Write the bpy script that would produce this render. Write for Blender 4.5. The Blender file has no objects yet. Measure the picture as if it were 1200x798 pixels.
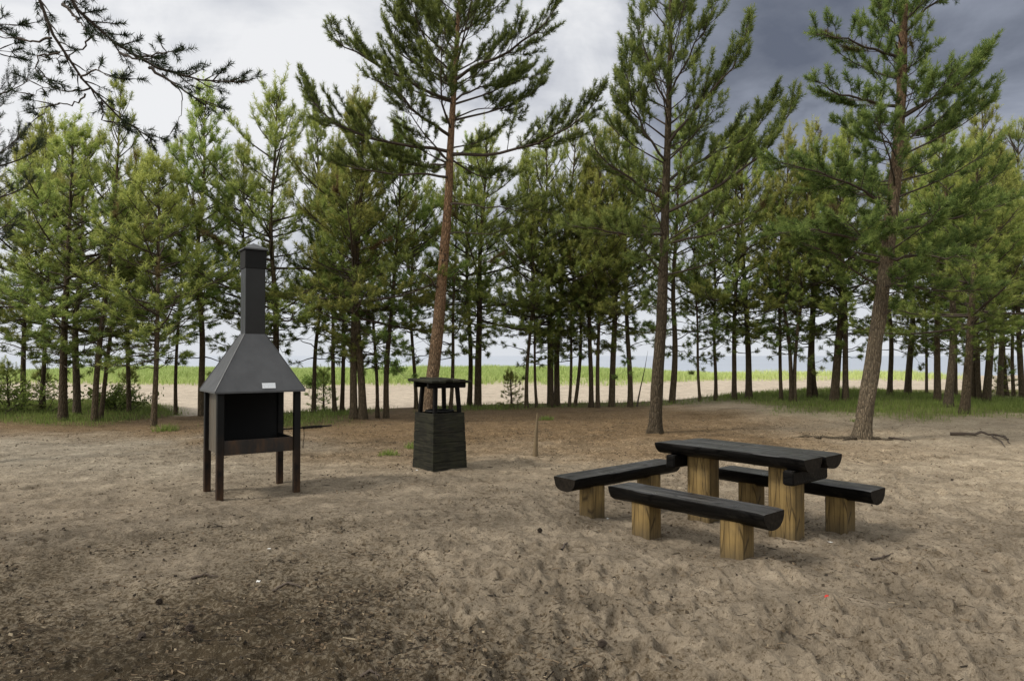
import bpy, math, random
import numpy as np
from mathutils import Matrix, Vector

PI = math.pi
S = bpy.context.scene
COL = S.collection
H_CAM = 1.6
F = 800.0            # focal length in photo pixels
PITCH = math.atan(18 / F)

# ----------------------------------------------------------------- helpers
def tag(o, label=None, cat=None, group=None, kind=None):
    if label: o['label'] = label
    if cat: o['category'] = cat
    if group: o['group'] = group
    if kind: o['kind'] = kind
    return o

def empty(name, loc, rot=(0, 0, 0)):
    o = bpy.data.objects.new(name, None)
    o.empty_display_size = 0.2
    COL.objects.link(o)
    o.location = loc
    o.rotation_euler = rot
    return o

def link(name, me, parent=None, loc=(0, 0, 0), rot=(0, 0, 0), scale=1.0):
    o = bpy.data.objects.new(name, me)
    COL.objects.link(o)
    o.location = loc
    o.rotation_euler = rot
    o.scale = (scale,) * 3 if isinstance(scale, (int, float)) else scale
    if parent: o.parent = parent
    return o

def np_mesh(name, verts, faces, mat, smooth=False, attrs=None, colors=None):
    """verts (n,3); faces: list of (m,k) int arrays, all k the same in one array"""
    me = bpy.data.meshes.new(name)
    verts = np.asarray(verts, np.float32)
    if not isinstance(faces, (list, tuple)): faces = [faces]
    faces = [np.asarray(f, np.int32) for f in faces if len(f)]
    idx = np.concatenate([f.ravel() for f in faces])
    tot = np.concatenate([np.full(len(f), f.shape[1], np.int32) for f in faces])
    start = np.concatenate([[0], np.cumsum(tot)[:-1]]).astype(np.int32)
    me.vertices.add(len(verts)); me.vertices.foreach_set('co', verts.ravel())
    me.loops.add(len(idx)); me.loops.foreach_set('vertex_index', idx)
    me.polygons.add(len(tot))
    me.polygons.foreach_set('loop_start', start)
    me.polygons.foreach_set('loop_total', tot)
    me.polygons.foreach_set('use_smooth', np.full(len(tot), smooth, bool))
    for k, v in (attrs or {}).items():
        a = me.attributes.new(k, 'FLOAT', 'POINT')
        a.data.foreach_set('value', np.asarray(v, np.float32))
    for k, v in (colors or {}).items():
        a = me.attributes.new(k, 'FLOAT_COLOR', 'POINT')
        c = np.ones((len(verts), 4), np.float32); c[:, :3] = v
        a.data.foreach_set('color', c.ravel())
    me.update(calc_edges=True)
    me.validate()
    if mat: me.materials.append(mat)
    return me

def ray(px, py):
    u = (px - 600) / F; w = -(py - 399) / F
    return np.array([u, math.cos(PITCH) - w * math.sin(PITCH), math.sin(PITCH) + w * math.cos(PITCH)])

def at_depth(px, py, Y):
    d = ray(px, py)
    return np.array([0, 0, H_CAM]) + d * (Y / d[1])

def sstep(a, b, x):
    t = np.clip((np.asarray(x, float) - a) / (b - a), 0, 1)
    return t * t * (3 - 2 * t)

def _hash(ix, iy, seed):
    h = (ix.astype(np.int64) * 374761393 + iy.astype(np.int64) * 668265263 + seed * 1442695041) & 0xFFFFFFFF
    h = ((h ^ (h >> 13)) * 1274126177) & 0xFFFFFFFF
    h = h ^ (h >> 16)
    return (h & 0xFFFF) / 65535.0

def vnoise(x, y, seed=0):
    x = np.asarray(x, float); y = np.asarray(y, float)
    ix = np.floor(x); iy = np.floor(y)
    fx = x - ix; fy = y - iy
    fx = fx * fx * fx * (fx * (fx * 6 - 15) + 10); fy = fy * fy * fy * (fy * (fy * 6 - 15) + 10)
    ix = ix.astype(np.int64); iy = iy.astype(np.int64)
    a = _hash(ix, iy, seed); b = _hash(ix + 1, iy, seed); c = _hash(ix, iy + 1, seed); d = _hash(ix + 1, iy + 1, seed)
    return (a + (b - a) * fx) * (1 - fy) + (c + (d - c) * fx) * fy

def fbm(x, y, oct=4, seed=0, gain=0.5):
    v = 0; amp = 1; tot = 0
    for o in range(oct):
        v = v + amp * vnoise(x * 2 ** o + 17.3 * o, y * 2 ** o - 9.1 * o, seed + o)
        tot += amp; amp *= gain
    return v / tot - 0.5

# ----------------------------------------------------------------- materials
def mat(name):
    m = bpy.data.materials.new(name); m.use_nodes = True
    nt = m.node_tree
    b = nt.nodes['Principled BSDF']
    return m, nt, b

def N(nt, kind, **kw):
    n = nt.nodes.new(kind)
    for k, v in kw.items():
        if hasattr(n, k) and k not in ('Scale', 'Detail'):
            setattr(n, k, v)
        else:
            n.inputs[k].default_value = v
    return n

def ramp(nt, fac, stops):
    r = nt.nodes.new('ShaderNodeValToRGB')
    el = r.color_ramp.elements
    while len(el) < len(stops): el.new(0.5)
    for e, (p, c) in zip(el, stops):
        e.position = p; e.color = (*c, 1) if len(c) == 3 else c
    nt.links.new(fac, r.inputs[0])
    return r

def mixc(nt, fac, a, b, blend='MIX'):
    m = nt.nodes.new('ShaderNodeMix'); m.data_type = 'RGBA'; m.blend_type = blend
    for sock, v in ((m.inputs[0], fac), (m.inputs[6], a), (m.inputs[7], b)):
        if isinstance(v, (int, float)): sock.default_value = v
        elif isinstance(v, (tuple, list)): sock.default_value = (*v, 1) if len(v) == 3 else v
        else: nt.links.new(v, sock)
    return m.outputs[2]

def math_n(nt, op, a, b=None, c=None, clamp=False):
    m = nt.nodes.new('ShaderNodeMath'); m.operation = op; m.use_clamp = clamp
    for i, v in enumerate((a, b, c)):
        if v is None: continue
        if isinstance(v, (int, float)): m.inputs[i].default_value = v
        else: nt.links.new(v, m.inputs[i])
    return m.outputs[0]

def mapping(nt, out, scale=(1, 1, 1), loc=(0, 0, 0)):
    mp = nt.nodes.new('ShaderNodeMapping')
    mp.inputs['Scale'].default_value = scale; mp.inputs['Location'].default_value = loc
    nt.links.new(out, mp.inputs['Vector'])
    return mp.outputs[0]

def noise(nt, vec, scale, detail=5, rough=0.55, dist=0.0):
    n = nt.nodes.new('ShaderNodeTexNoise')
    n.inputs['Scale'].default_value = scale; n.inputs['Detail'].default_value = detail
    n.inputs['Roughness'].default_value = rough; n.inputs['Distortion'].default_value = dist
    if vec is not None: nt.links.new(vec, n.inputs['Vector'])
    return n.outputs[0]

def bump(nt, b, h, strength=0.5, dist=0.02):
    bm = nt.nodes.new('ShaderNodeBump')
    bm.inputs['Strength'].default_value = strength; bm.inputs['Distance'].default_value = dist
    nt.links.new(h, bm.inputs['Height']); nt.links.new(bm.outputs[0], b.inputs['Normal'])

def objco(nt):
    return nt.nodes.new('ShaderNodeTexCoord').outputs['Object']

def attr(nt, name):
    a = nt.nodes.new('ShaderNodeAttribute'); a.attribute_name = name
    return a

def m_needles(name, dark, mid, tip, transl=0.50, rnd=0.35):
    m, nt, b = mat(name)
    a = attr(nt, 'tint').outputs['Fac']
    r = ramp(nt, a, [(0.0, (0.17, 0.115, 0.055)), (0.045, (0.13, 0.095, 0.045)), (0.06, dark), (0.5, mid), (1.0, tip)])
    oi = nt.nodes.new('ShaderNodeObjectInfo')
    hsv = nt.nodes.new('ShaderNodeHueSaturation')
    nt.links.new(math_n(nt, 'MULTIPLY_ADD', oi.outputs['Random'], 0.048, 0.488), hsv.inputs['Hue'])
    nt.links.new(math_n(nt, 'MULTIPLY_ADD', oi.outputs['Random'], rnd, 1 - rnd / 2), hsv.inputs['Value'])
    nt.links.new(r.outputs[0], hsv.inputs['Color'])
    nt.links.new(hsv.outputs[0], b.inputs['Base Color'])
    b.inputs['Roughness'].default_value = 0.6
    b.inputs['Specular IOR Level'].default_value = 0.25
    tr = nt.nodes.new('ShaderNodeBsdfTranslucent')
    nt.links.new(hsv.outputs[0], tr.inputs['Color'])
    mx = nt.nodes.new('ShaderNodeMixShader'); mx.inputs[0].default_value = transl
    nt.links.new(b.outputs[0], mx.inputs[1]); nt.links.new(tr.outputs[0], mx.inputs[2])
    nt.links.new(mx.outputs[0], nt.nodes['Material Output'].inputs[0])
    return m

def m_bark(name, low, high, h0, h1, crack=0.4):
    """low colour near the foot, high colour up the stem; attribute hgt = height in metres"""
    m, nt, b = mat(name)
    co = objco(nt)
    h = attr(nt, 'hgt').outputs['Fac']
    n1 = noise(nt, co, 3.0, 5)
    hh = math_n(nt, 'ADD', h, math_n(nt, 'MULTIPLY_ADD', n1, 2.0, -1.0))
    mr = nt.nodes.new('ShaderNodeMapRange'); mr.inputs[1].default_value = h0; mr.inputs[2].default_value = h1
    nt.links.new(hh, mr.inputs[0])
    base = mixc(nt, mr.outputs[0], low, high)
    v = nt.nodes.new('ShaderNodeTexVoronoi'); v.feature = 'DISTANCE_TO_EDGE'; v.inputs['Scale'].default_value = 1.0
    nt.links.new(mapping(nt, co, (26, 26, 7)), v.inputs['Vector'])
    ck = math_n(nt, 'MULTIPLY', v.outputs[0], 4.0, clamp=True)
    n2 = noise(nt, mapping(nt, co, (40, 40, 12)), 1.0, 6, 0.65)
    c2 = mixc(nt, ramp(nt, n2, [(0.3, (0, 0, 0)), (0.72, (1, 1, 1))]).outputs[0], mixc(nt, 1.0, base, (0.45, 0.45, 0.46), 'MULTIPLY'), mixc(nt, 1.0, base, (1.45, 1.4, 1.35), 'MULTIPLY'))
    c3 = mixc(nt, ramp(nt, ck, [(0.0, (crack, crack, crack)), (0.45, (0, 0, 0))]).outputs[0], c2, (0.012, 0.010, 0.008))
    oi = nt.nodes.new('ShaderNodeObjectInfo')
    hsv = nt.nodes.new('ShaderNodeHueSaturation')
    nt.links.new(math_n(nt, 'MULTIPLY_ADD', oi.outputs['Random'], 0.5, 0.75), hsv.inputs['Value'])
    nt.links.new(c3, hsv.inputs['Color'])
    nt.links.new(hsv.outputs[0], b.inputs['Base Color'])
    b.inputs['Roughness'].default_value = 0.9
    b.inputs['Specular IOR Level'].default_value = 0.15
    bump(nt, b, math_n(nt, 'MULTIPLY_ADD', n2, 0.6, ck), 0.9, 0.02)
    return m

def m_blackwood():
    m, nt, b = mat('black_stained_wood')
    co = objco(nt)
    g = noise(nt, mapping(nt, co, (2.0, 40, 40)), 1.0, 6, 0.6, 0.6)
    n2 = noise(nt, co, 9.0, 5, 0.6)
    c = ramp(nt, g, [(0.25, (0.003, 0.0028, 0.0026)), (0.55, (0.007, 0.0065, 0.006)), (0.8, (0.018, 0.016, 0.014))]).outputs[0]
    worn = ramp(nt, n2, [(0.60, (0, 0, 0)), (0.80, (0.5, 0.5, 0.5))]).outputs[0]
    c = mixc(nt, worn, c, (0.040, 0.035, 0.028))
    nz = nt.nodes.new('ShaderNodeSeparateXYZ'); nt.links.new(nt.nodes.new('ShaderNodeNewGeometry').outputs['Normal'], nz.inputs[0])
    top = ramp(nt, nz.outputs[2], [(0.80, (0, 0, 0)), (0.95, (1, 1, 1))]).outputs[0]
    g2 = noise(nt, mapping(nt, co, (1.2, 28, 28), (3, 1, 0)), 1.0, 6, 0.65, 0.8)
    worn_sheen = ramp(nt, g2, [(0.30, (0.012, 0.0115, 0.011)), (0.50, (0.050, 0.048, 0.046)), (0.70, (0.15, 0.145, 0.138))]).outputs[0]  # weathered grey with sky sheen painted in as pale streaks on upward faces
    c = mixc(nt, math_n(nt, 'MULTIPLY', top, .85), c, worn_sheen)
    vo = nt.nodes.new('ShaderNodeTexVoronoi'); vo.feature = 'DISTANCE_TO_EDGE'; vo.inputs['Scale'].default_value = 1.0
    nt.links.new(mapping(nt, co, (1.7, 17, 17)), vo.inputs['Vector'])
    crk = ramp(nt, vo.outputs[0], [(0.0, (1, 1, 1)), (0.05, (0, 0, 0))]).outputs[0]
    c = mixc(nt, math_n(nt, 'MULTIPLY', crk, .9), c, (0.002, 0.002, 0.002))
    sd = noise(nt, co, 55.0, 4, 0.7)
    sdm = math_n(nt, 'MULTIPLY', ramp(nt, sd, [(0.60, (0, 0, 0)), (0.70, (.55, .55, .55))]).outputs[0], math_n(nt, 'MULTIPLY', top, ramp(nt, noise(nt, co, 4.0, 3), [(0.45, (0, 0, 0)), (0.65, (1, 1, 1))]).outputs[0]))
    c = mixc(nt, sdm, c, (0.17, 0.14, 0.105))
    g = math_n(nt, 'SUBTRACT', g, math_n(nt, 'MULTIPLY', crk, .8))
    nt.links.new(c, b.inputs['Base Color'])
    r = ramp(nt, noise(nt, co, 5.0, 4), [(0.35, (0.26, 0.26, 0.26)), (0.7, (0.5, 0.5, 0.5))]).outputs[0]
    nt.links.new(r, b.inputs['Roughness'])
    nt.links.new(math_n(nt, 'MULTIPLY_ADD', top, .42, .06), b.inputs['Specular IOR Level'])
    bump(nt, b, math_n(nt, 'MULTIPLY_ADD', n2, 0.5, g), 0.4, 0.004)
    return m

def m_endgrain():
    m, nt, b = mat('dark_end_grain')
    co = objco(nt)
    n2 = noise(nt, mapping(nt, co, (1, 1, 1)), 30.0, 5, 0.6)
    n3 = noise(nt, mapping(nt, co, (3, 30, 9)), 3.0, 4, 0.6)
    c = ramp(nt, math_n(nt, 'MULTIPLY_ADD', n3, 0.5, math_n(nt, 'MULTIPLY', n2, 0.5)), [(0.3, (0.006, 0.005, 0.004)), (0.55, (0.020, 0.016, 0.012)), (0.75, (0.045, 0.036, 0.025))]).outputs[0]
    nt.links.new(c, b.inputs['Base Color'])
    b.inputs['Roughness'].default_value = 0.7
    b.inputs['Specular IOR Level'].default_value = 0.08
    bump(nt, b, n2, 0.5, 0.006)
    return m

def m_postwood():
    m, nt, b = mat('treated_pine_post')
    co = objco(nt)
    g = noise(nt, mapping(nt, co, (38, 38, 1.6)), 1.0, 6, 0.6, 0.5)
    n2 = noise(nt, co, 7.0, 5, 0.6)
    c = ramp(nt, g, [(0.25, (0.075, 0.050, 0.020)), (0.42, (0.165, 0.110, 0.042)), (0.58, (0.225, 0.152, 0.058)), (0.80, (0.31, 0.22, 0.092))]).outputs[0]
    c = mixc(nt, ramp(nt, n2, [(0.45, (0, 0, 0)), (0.75, (0.65, 0.65, 0.65))]).outputs[0], c, (0.070, 0.056, 0.034))
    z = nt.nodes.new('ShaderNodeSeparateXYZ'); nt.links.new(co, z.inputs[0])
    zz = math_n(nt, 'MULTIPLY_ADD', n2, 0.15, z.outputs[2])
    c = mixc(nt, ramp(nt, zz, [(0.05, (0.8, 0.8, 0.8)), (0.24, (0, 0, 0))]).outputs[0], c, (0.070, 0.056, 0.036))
    vo = nt.nodes.new('ShaderNodeTexVoronoi'); vo.feature = 'DISTANCE_TO_EDGE'; vo.inputs['Scale'].default_value = 1.0
    nt.links.new(mapping(nt, co, (19, 19, 1.3)), vo.inputs['Vector'])
    crk = ramp(nt, vo.outputs[0], [(0.0, (1, 1, 1)), (0.045, (0, 0, 0))]).outputs[0]
    c = mixc(nt, math_n(nt, 'MULTIPLY', crk, .75), c, (0.022, 0.015, 0.008))
    g = math_n(nt, 'SUBTRACT', g, crk)
    nt.links.new(c, b.inputs['Base Color'])
    b.inputs['Roughness'].default_value = 0.75
    b.inputs['Specular IOR Level'].default_value = 0.2
    bump(nt, b, g, 0.5, 0.006)
    return m

def m_metal(name, col, rough=0.45, rust=0.0, spec=0.5, rust_h=None, streak=0.0):
    m, nt, b = mat(name)
    co = objco(nt)
    n1 = noise(nt, co, 5.0, 6, 0.6)
    n2 = noise(nt, mapping(nt, co, (20, 20, 5)), 1.0, 5, 0.65)
    c = mixc(nt, ramp(nt, n1, [(0.35, (0, 0, 0)), (0.7, (0.6, 0.6, 0.6))]).outputs[0], col, tuple(min(1, x * 1.45 + 0.004) for x in col))
    if rust > 0:
        fac = ramp(nt, math_n(nt, 'MULTIPLY_ADD', n2, 0.6, math_n(nt, 'MULTIPLY', n1, 0.4)), [(0.62 - rust * 0.35, (0, 0, 0)), (0.86 - rust * 0.3, (0.9, 0.9, 0.9))]).outputs[0]
        if rust_h is not None:
            z = nt.nodes.new('ShaderNodeSeparateXYZ'); nt.links.new(co, z.inputs[0])
            mr = nt.nodes.new('ShaderNodeMapRange'); mr.inputs[1].default_value = rust_h[0]; mr.inputs[2].default_value = rust_h[1]
            nt.links.new(z.outputs[2], mr.inputs[0])
            fac = math_n(nt, 'MULTIPLY', fac, mr.outputs[0])
        c = mixc(nt, fac, c, (0.075, 0.040, 0.020))
    nt.links.new(c, b.inputs['Base Color'])
    rr = ramp(nt, n2, [(0.3, (rough - 0.08,) * 3), (0.7, (rough + 0.12,) * 3)]).outputs[0]
    nt.links.new(rr, b.inputs['Roughness'])
    b.inputs['Specular IOR Level'].default_value = spec
    bump(nt, b, n1, 0.12, 0.01)
    return m

def m_simple(name, col, rough=0.7, var=0.3, scale=12.0, metallic=0.0):
    m, nt, b = mat(name)
    n1 = noise(nt, objco(nt), scale, 5, 0.6)
    c = mixc(nt, n1, tuple(x * (1 - var) for x in col), tuple(min(1, x * (1 + var)) for x in col))
    nt.links.new(c, b.inputs['Base Color'])
    b.inputs['Roughness'].default_value = rough; b.inputs['Metallic'].default_value = metallic
    return m

def m_grass(name, dark, light, transl=0.4):
    m, nt, b = mat(name)
    a = attr(nt, 'tint').outputs['Fac']
    r = ramp(nt, a, [(0.0, dark), (1.0, light)])
    nt.links.new(r.outputs[0], b.inputs['Base Color']); b.inputs['Roughness'].default_value = 0.6
    b.inputs['Specular IOR Level'].default_value = 0.2
    tr = nt.nodes.new('ShaderNodeBsdfTranslucent'); nt.links.new(r.outputs[0], tr.inputs['Color'])
    mx = nt.nodes.new('ShaderNodeMixShader'); mx.inputs[0].default_value = transl
    nt.links.new(b.outputs[0], mx.inputs[1]); nt.links.new(tr.outputs[0], mx.inputs[2])
    nt.links.new(mx.outputs[0], nt.nodes['Material Output'].inputs[0])
    return m

def m_vcol(name, rough=0.9):
    m, nt, b = mat(name)
    nt.links.new(attr(nt, 'col').outputs['Color'], b.inputs['Base Color'])
    b.inputs['Roughness'].default_value = rough; b.inputs['Specular IOR Level'].default_value = 0.15
    return m

def m_ground():
    m, nt, b = mat('sand_and_litter')
    geo = nt.nodes.new('ShaderNodeNewGeometry').outputs['Position']
    base = attr(nt, 'albedo').outputs['Color']
    n1 = noise(nt, geo, 2.2, 6, 0.62)
    n2 = noise(nt, geo, 14.0, 6, 0.68)
    n3 = noise(nt, geo, 90.0, 4, 0.7)
    n4 = noise(nt, mapping(nt, geo, (1, 1, 1), (5, 3, 1)), 38.0, 5, 0.7)
    f = math_n(nt, 'ADD', math_n(nt, 'MULTIPLY', n1, 0.35), math_n(nt, 'ADD', math_n(nt, 'MULTIPLY', n2, 0.40), math_n(nt, 'MULTIPLY', n3, 0.25)))
    k = ramp(nt, f, [(0.36, (0.42, 0.39, 0.35)), (0.47, (0.85, 0.84, 0.82)), (0.56, (1.08, 1.08, 1.07)), (0.68, (1.45, 1.45, 1.43))]).outputs[0]
    c = mixc(nt, 1.0, base, k, 'MULTIPLY')
    lit = attr(nt, 'litter').outputs['Fac']
    # needle crumbs lying in the sand: dark specks, more of them where the litter is thick
    spk = math_n(nt, 'ADD', n4, math_n(nt, 'MULTIPLY', lit, 0.16))
    spf = ramp(nt, spk, [(0.57, (0, 0, 0)), (0.66, (0.85, 0.85, 0.85))]).outputs[0]
    c = mixc(nt, spf, c, mixc(nt, 1.0, base, (0.30, 0.26, 0.20), 'MULTIPLY'))
    nt.links.new(c, b.inputs['Base Color'])
    b.inputs['Roughness'].default_value = 0.95; b.inputs['Specular IOR Level'].default_value = 0.1
    hh = math_n(nt, 'ADD', math_n(nt, 'MULTIPLY', n2, 1.0), math_n(nt, 'MULTIPLY', n3, 0.35))
    bump(nt, b, hh, 1.0, 0.05)
    return m

def m_sea():
    m, nt, b = mat('sea_water')
    geo = nt.nodes.new('ShaderNodeNewGeometry').outputs['Position']
    n1 = noise(nt, mapping(nt, geo, (0.25, 0.7, 1)), 1.0, 5, 0.6)
    n2 = noise(nt, mapping(nt, geo, (0.004, 0.02, 1)), 1.0, 4, 0.6)
    c = mixc(nt, n2, (0.36, 0.40, 0.46), (0.46, 0.50, 0.56))
    nt.links.new(c, b.inputs['Base Color'])
    b.inputs['Roughness'].default_value = 0.4
    bump(nt, b, n1, 0.35, 0.4)
    return m

M = dict(
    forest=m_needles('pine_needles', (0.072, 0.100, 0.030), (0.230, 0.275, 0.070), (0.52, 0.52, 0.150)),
    hero=m_needles('pine_needles_dark', (0.042, 0.056, 0.017), (0.145, 0.165, 0.044), (0.32, 0.33, 0.090), rnd=0.1),
    hero_g=m_needles('pine_needles_green', (0.044, 0.066, 0.021), (0.155, 0.200, 0.054), (0.34, 0.37, 0.105), rnd=0.1),
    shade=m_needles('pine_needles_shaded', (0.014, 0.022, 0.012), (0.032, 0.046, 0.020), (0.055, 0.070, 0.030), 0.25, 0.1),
    bark=m_bark('pine_bark', (0.108, 0.084, 0.054), (0.19, 0.125, 0.075), 3.5, 9.0),
    bark_o=m_bark('orange_pine_bark', (0.175, 0.125, 0.080), (0.25, 0.155, 0.090), 0.8, 4.0, .7),
    bark_g=m_bark('grey_pine_bark', (0.138, 0.112, 0.078), (0.19, 0.12, 0.075), 3.2, 7.5),
    bark_d=m_bark('dark_pine_bark', (0.090, 0.072, 0.048), (0.125, 0.094, 0.060), 3.5, 9.0),
    twig=m_simple('pine_twig_bark', (0.062, 0.046, 0.034), 0.9, 0.4, 20),
    black=m_blackwood(), end=m_endgrain(), post=m_postwood(),
    hood=m_metal('anthracite_sheet_metal', (0.060, 0.061, 0.064), 0.42, 0.0, 0.40),
    flue=m_metal('black_flue_metal', (0.010, 0.010, 0.010), 0.34, 0.0, 0.38),
    leg=m_metal('rusting_black_leg_metal', (0.004, 0.004, 0.004), 0.55, 0.75, 0.18, rust_h=(0.75, 0.05)),
    panel=m_metal('heat_stained_sheet_metal', (0.085, 0.074, 0.058), 0.42, 0.35, 0.3),
    tray=m_metal('rusty_tray_metal', (0.018, 0.015, 0.013), 0.6, 0.5, 0.3),
    soot=m_simple('soot', (0.003, 0.003, 0.003), 0.9),
    plate=None,
    ground=m_ground(), sea=m_sea(),
    grass=m_grass('forest_grass', (0.085, 0.125, 0.030), (0.30, 0.37, 0.095)),
    dune=m_grass('dune_grass_green', (0.25, 0.36, 0.085), (0.60, 0.68, 0.28), 0.35),
    leafy=m_grass('shrub_leaf', (0.07, 0.13, 0.025), (0.24, 0.34, 0.08)),
    litter=m_vcol('needle_litter'),
    white=m_simple('paper_white', (0.75, 0.74, 0.70), 0.7, 0.1), red=m_simple('red_plastic', (0.50, 0.03, 0.02), 0.4, 0.1),
    cone=m_simple('pine_cone_scale', (0.05, 0.036, 0.025), 0.9, 0.4, 60),
    dead=m_simple('dead_wood', (0.075, 0.056, 0.042), 0.9, 0.4, 14),
    stake=m_simple('weathered_stake', (0.15, 0.11, 0.06), 0.9, 0.4, 25),
)

def m_planks():
    m, nt, b = mat('mossy_dark_planks')
    co = objco(nt)
    g = noise(nt, mapping(nt, co, (4, 4, 34)), 1.0, 6, 0.65, 0.4)
    n2 = noise(nt, co, 5.0, 5, 0.65)
    c = ramp(nt, g, [(0.25, (0.004, 0.004, 0.003)), (0.5, (0.015, 0.0145, 0.010)), (0.8, (0.060, 0.053, 0.035))]).outputs[0]
    c = mixc(nt, ramp(nt, n2, [(0.45, (0, 0, 0)), (0.75, (0.7, 0.7, 0.7))]).outputs[0], c, (0.034, 0.035, 0.018))
    nt.links.new(c, b.inputs['Base Color']); b.inputs['Roughness'].default_value = 0.85
    b.inputs['Specular IOR Level'].default_value = 0.2
    bump(nt, b, math_n(nt, 'MULTIPLY_ADD', n2, 0.4, g), 0.8, 0.012)
    return m
M['planks'] = m_planks()

def m_plate():
    m, nt, b = mat('small_label_plate')
    co = objco(nt)
    w = nt.nodes.new('ShaderNodeTexWave'); w.bands_direction = 'Z'; w.inputs['Scale'].default_value = 14.0
    nt.links.new(co, w.inputs['Vector'])
    n = noise(nt, mapping(nt, co, (160, 160, 30)), 1.0, 3)
    f = math_n(nt, 'MULTIPLY', ramp(nt, w.outputs[0], [(0.60, (0, 0, 0)), (0.75, (1, 1, 1))]).outputs[0], ramp(nt, n, [(0.48, (0, 0, 0)), (0.55, (0.6, 0.6, 0.6))]).outputs[0])
    nt.links.new(mixc(nt, f, (0.72, 0.74, 0.76), (0.35, 0.40, 0.48)), b.inputs['Base Color'])
    b.inputs['Roughness'].default_value = 0.4
    return m
M['plate'] = m_plate()

# ----------------------------------------------------------------- terrain
_zx = np.array([-60, -14, -10, -2, 4, 7, 13, 17, 25, 60.])
_zz = np.array([0.0, 0.0, -.10, 0.0, 0.02, .20, .27, .15, .10, .1])
_cx = np.array([-60, -16, -11.5, -9.5, -7.5, -4, 0, 6, 12, 18, 60.])
_cy = np.array([30, 25, 21.5, 18.6, 19.0, 20.5, 22.3, 23.0, 26, 30, 34.])

def macro(x, y):
    x = np.asarray(x, float); y = np.asarray(y, float)
    zc = np.interp(x, _zx, _zz); yc = np.interp(x, _cx, _cy)
    z = zc * sstep(12.5, 1, (yc - y) + 0 * x) if False else zc * sstep(0, 1, (y - 12) / np.maximum(yc - 1.5 - 12, 1))
    z = z - sstep(0, 1, (y - yc) / 7.0) * (0.62 + zc)
    yo = y - 9 * sstep(6, 18, x)
    dune = sstep(49, 61, yo) * (1 - sstep(66, 84, y))
    dh = np.interp(x, [-60, -22, -10, 0, 14, 22, 60], [0.55, 0.9, 0.80, 1.02, 0.62, 0.32, 0.25])
    dune_n = 0.8 + 0.5 * fbm(x / 7, y / 9, 3, 5)
    z = z + dune * dh * dune_n
    z = z - sstep(72, 100, y) * 1.8 - sstep(95, 300, y) * 4
    return z

NT, = (620,)
th_f = np.radians(np.linspace(-47, 47, NT))
th_c = np.radians(np.linspace(47, 313, 66))[1:-1]
TH = np.concatenate([th_f, th_c])
R1 = np.geomspace(1.6, 28, 470); R2 = np.geomspace(28, 420, 100)[1:]
RR = np.concatenate([[0.02, 0.5, 1.0], R1, R2])
rr, tt = np.meshgrid(RR, TH, indexing='ij')
GX = rr * np.sin(tt); GY = rr * np.cos(tt)
GZ = macro(GX, GY)
near = 1 - sstep(19, 27, rr)
GZ += near * (0.10 * fbm(GX / 2.6, GY / 2.6, 3, 11) + 0.058 * fbm(GX / .6, GY / .6, 4, 21, .6)) * (0.4 + 0.6 * sstep(1.2, 3, rr))
GZ += (1 - near) * sstep(22, 30, rr) * 0.22 * fbm(GX / 5, GY / 4, 4, 31)
SAND_PILES = []
rng = np.random.default_rng(7)
# trodden sand: shallow shoe-sized dents with a small pushed-up rim
def dent(cx, cy, ang, lx, ly, dep):
    r = math.hypot(cx, cy); th = math.atan2(cx, cy)
    if abs(th) > math.radians(46): return
    rad = 1.7 * max(lx, ly)
    i0 = np.searchsorted(RR, r - rad); i1 = np.searchsorted(RR, r + rad)
    j0 = np.searchsorted(th_f, th - rad / r); j1 = np.searchsorted(th_f, th + rad / r)
    if i1 <= i0 or j1 <= j0: return
    sx = GX[i0:i1, j0:j1] - cx; sy = GY[i0:i1, j0:j1] - cy
    c, s = math.cos(ang), math.sin(ang)
    q = np.sqrt(((sx * c + sy * s) / lx) ** 2 + ((-sx * s + sy * c) / ly) ** 2)
    GZ[i0:i1, j0:j1] += dep * (-np.exp(-(q * 1.25) ** 4) + 0.55 * np.exp(-((q - 1.2) / 0.28) ** 2))
for k in range(5200):
    y = 2.2 + 17 * rng.random() ** 1.35; x = y * rng.uniform(-0.95, 0.95)
    dep = rng.uniform(.010, .030) * (0.45 + 0.75 * float(sstep(-2.5, 1.0, x)))
    dent(x, y, rng.uniform(0, PI), rng.uniform(.09, .17), rng.uniform(.05, .085), dep)

# people's tracks: pairs of deeper, sharper shoe prints
for (x0, y0, a0, n_) in [(-1.5, 3.2, .9, 14), (.4, 3.0, .3, 12), (2.6, 3.4, -.5, 12), (3.6, 4.0, -.2, 14), (-2.6, 6.2, 1.3, 16), (-.6, 5.2, 1.9, 10), (4.2, 6.5, .2, 14), (.2, 7.6, -.9, 14), (1.2, 3.6, 1.2, 12), (-4.5, 5.0, .4, 12)]:
    a_ = a0; px_, py_ = x0, y0
    for k in range(n_):
        a_ += rng.normal(0, .10); sgn = 1 if k % 2 else -1
        px_ += .36 * math.sin(a_); py_ += .36 * math.cos(a_)
        qx, qy = px_ + sgn * .10 * math.cos(a_), py_ - sgn * .10 * math.sin(a_)
        if py_ > 2.2:
            dent(qx + .05 * math.sin(a_), qy + .05 * math.cos(a_), PI / 2 - a_, .11, .052, .034)
            dent(qx - .09 * math.sin(a_), qy - .09 * math.cos(a_), PI / 2 - a_, .055, .045, .032)

def pile(cx, cy, r, h):
    q = ((GX - cx) ** 2 + (GY - cy) ** 2) / (r * r)
    m = q < 6
    e_ = np.exp(-q[m]) ; GZ[m] = GZ[m] * (1 - .75 * e_) + .75 * e_ * float(np.mean(GZ[q < .6]) if (q < .6).any() else 0) + h * e_

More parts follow.
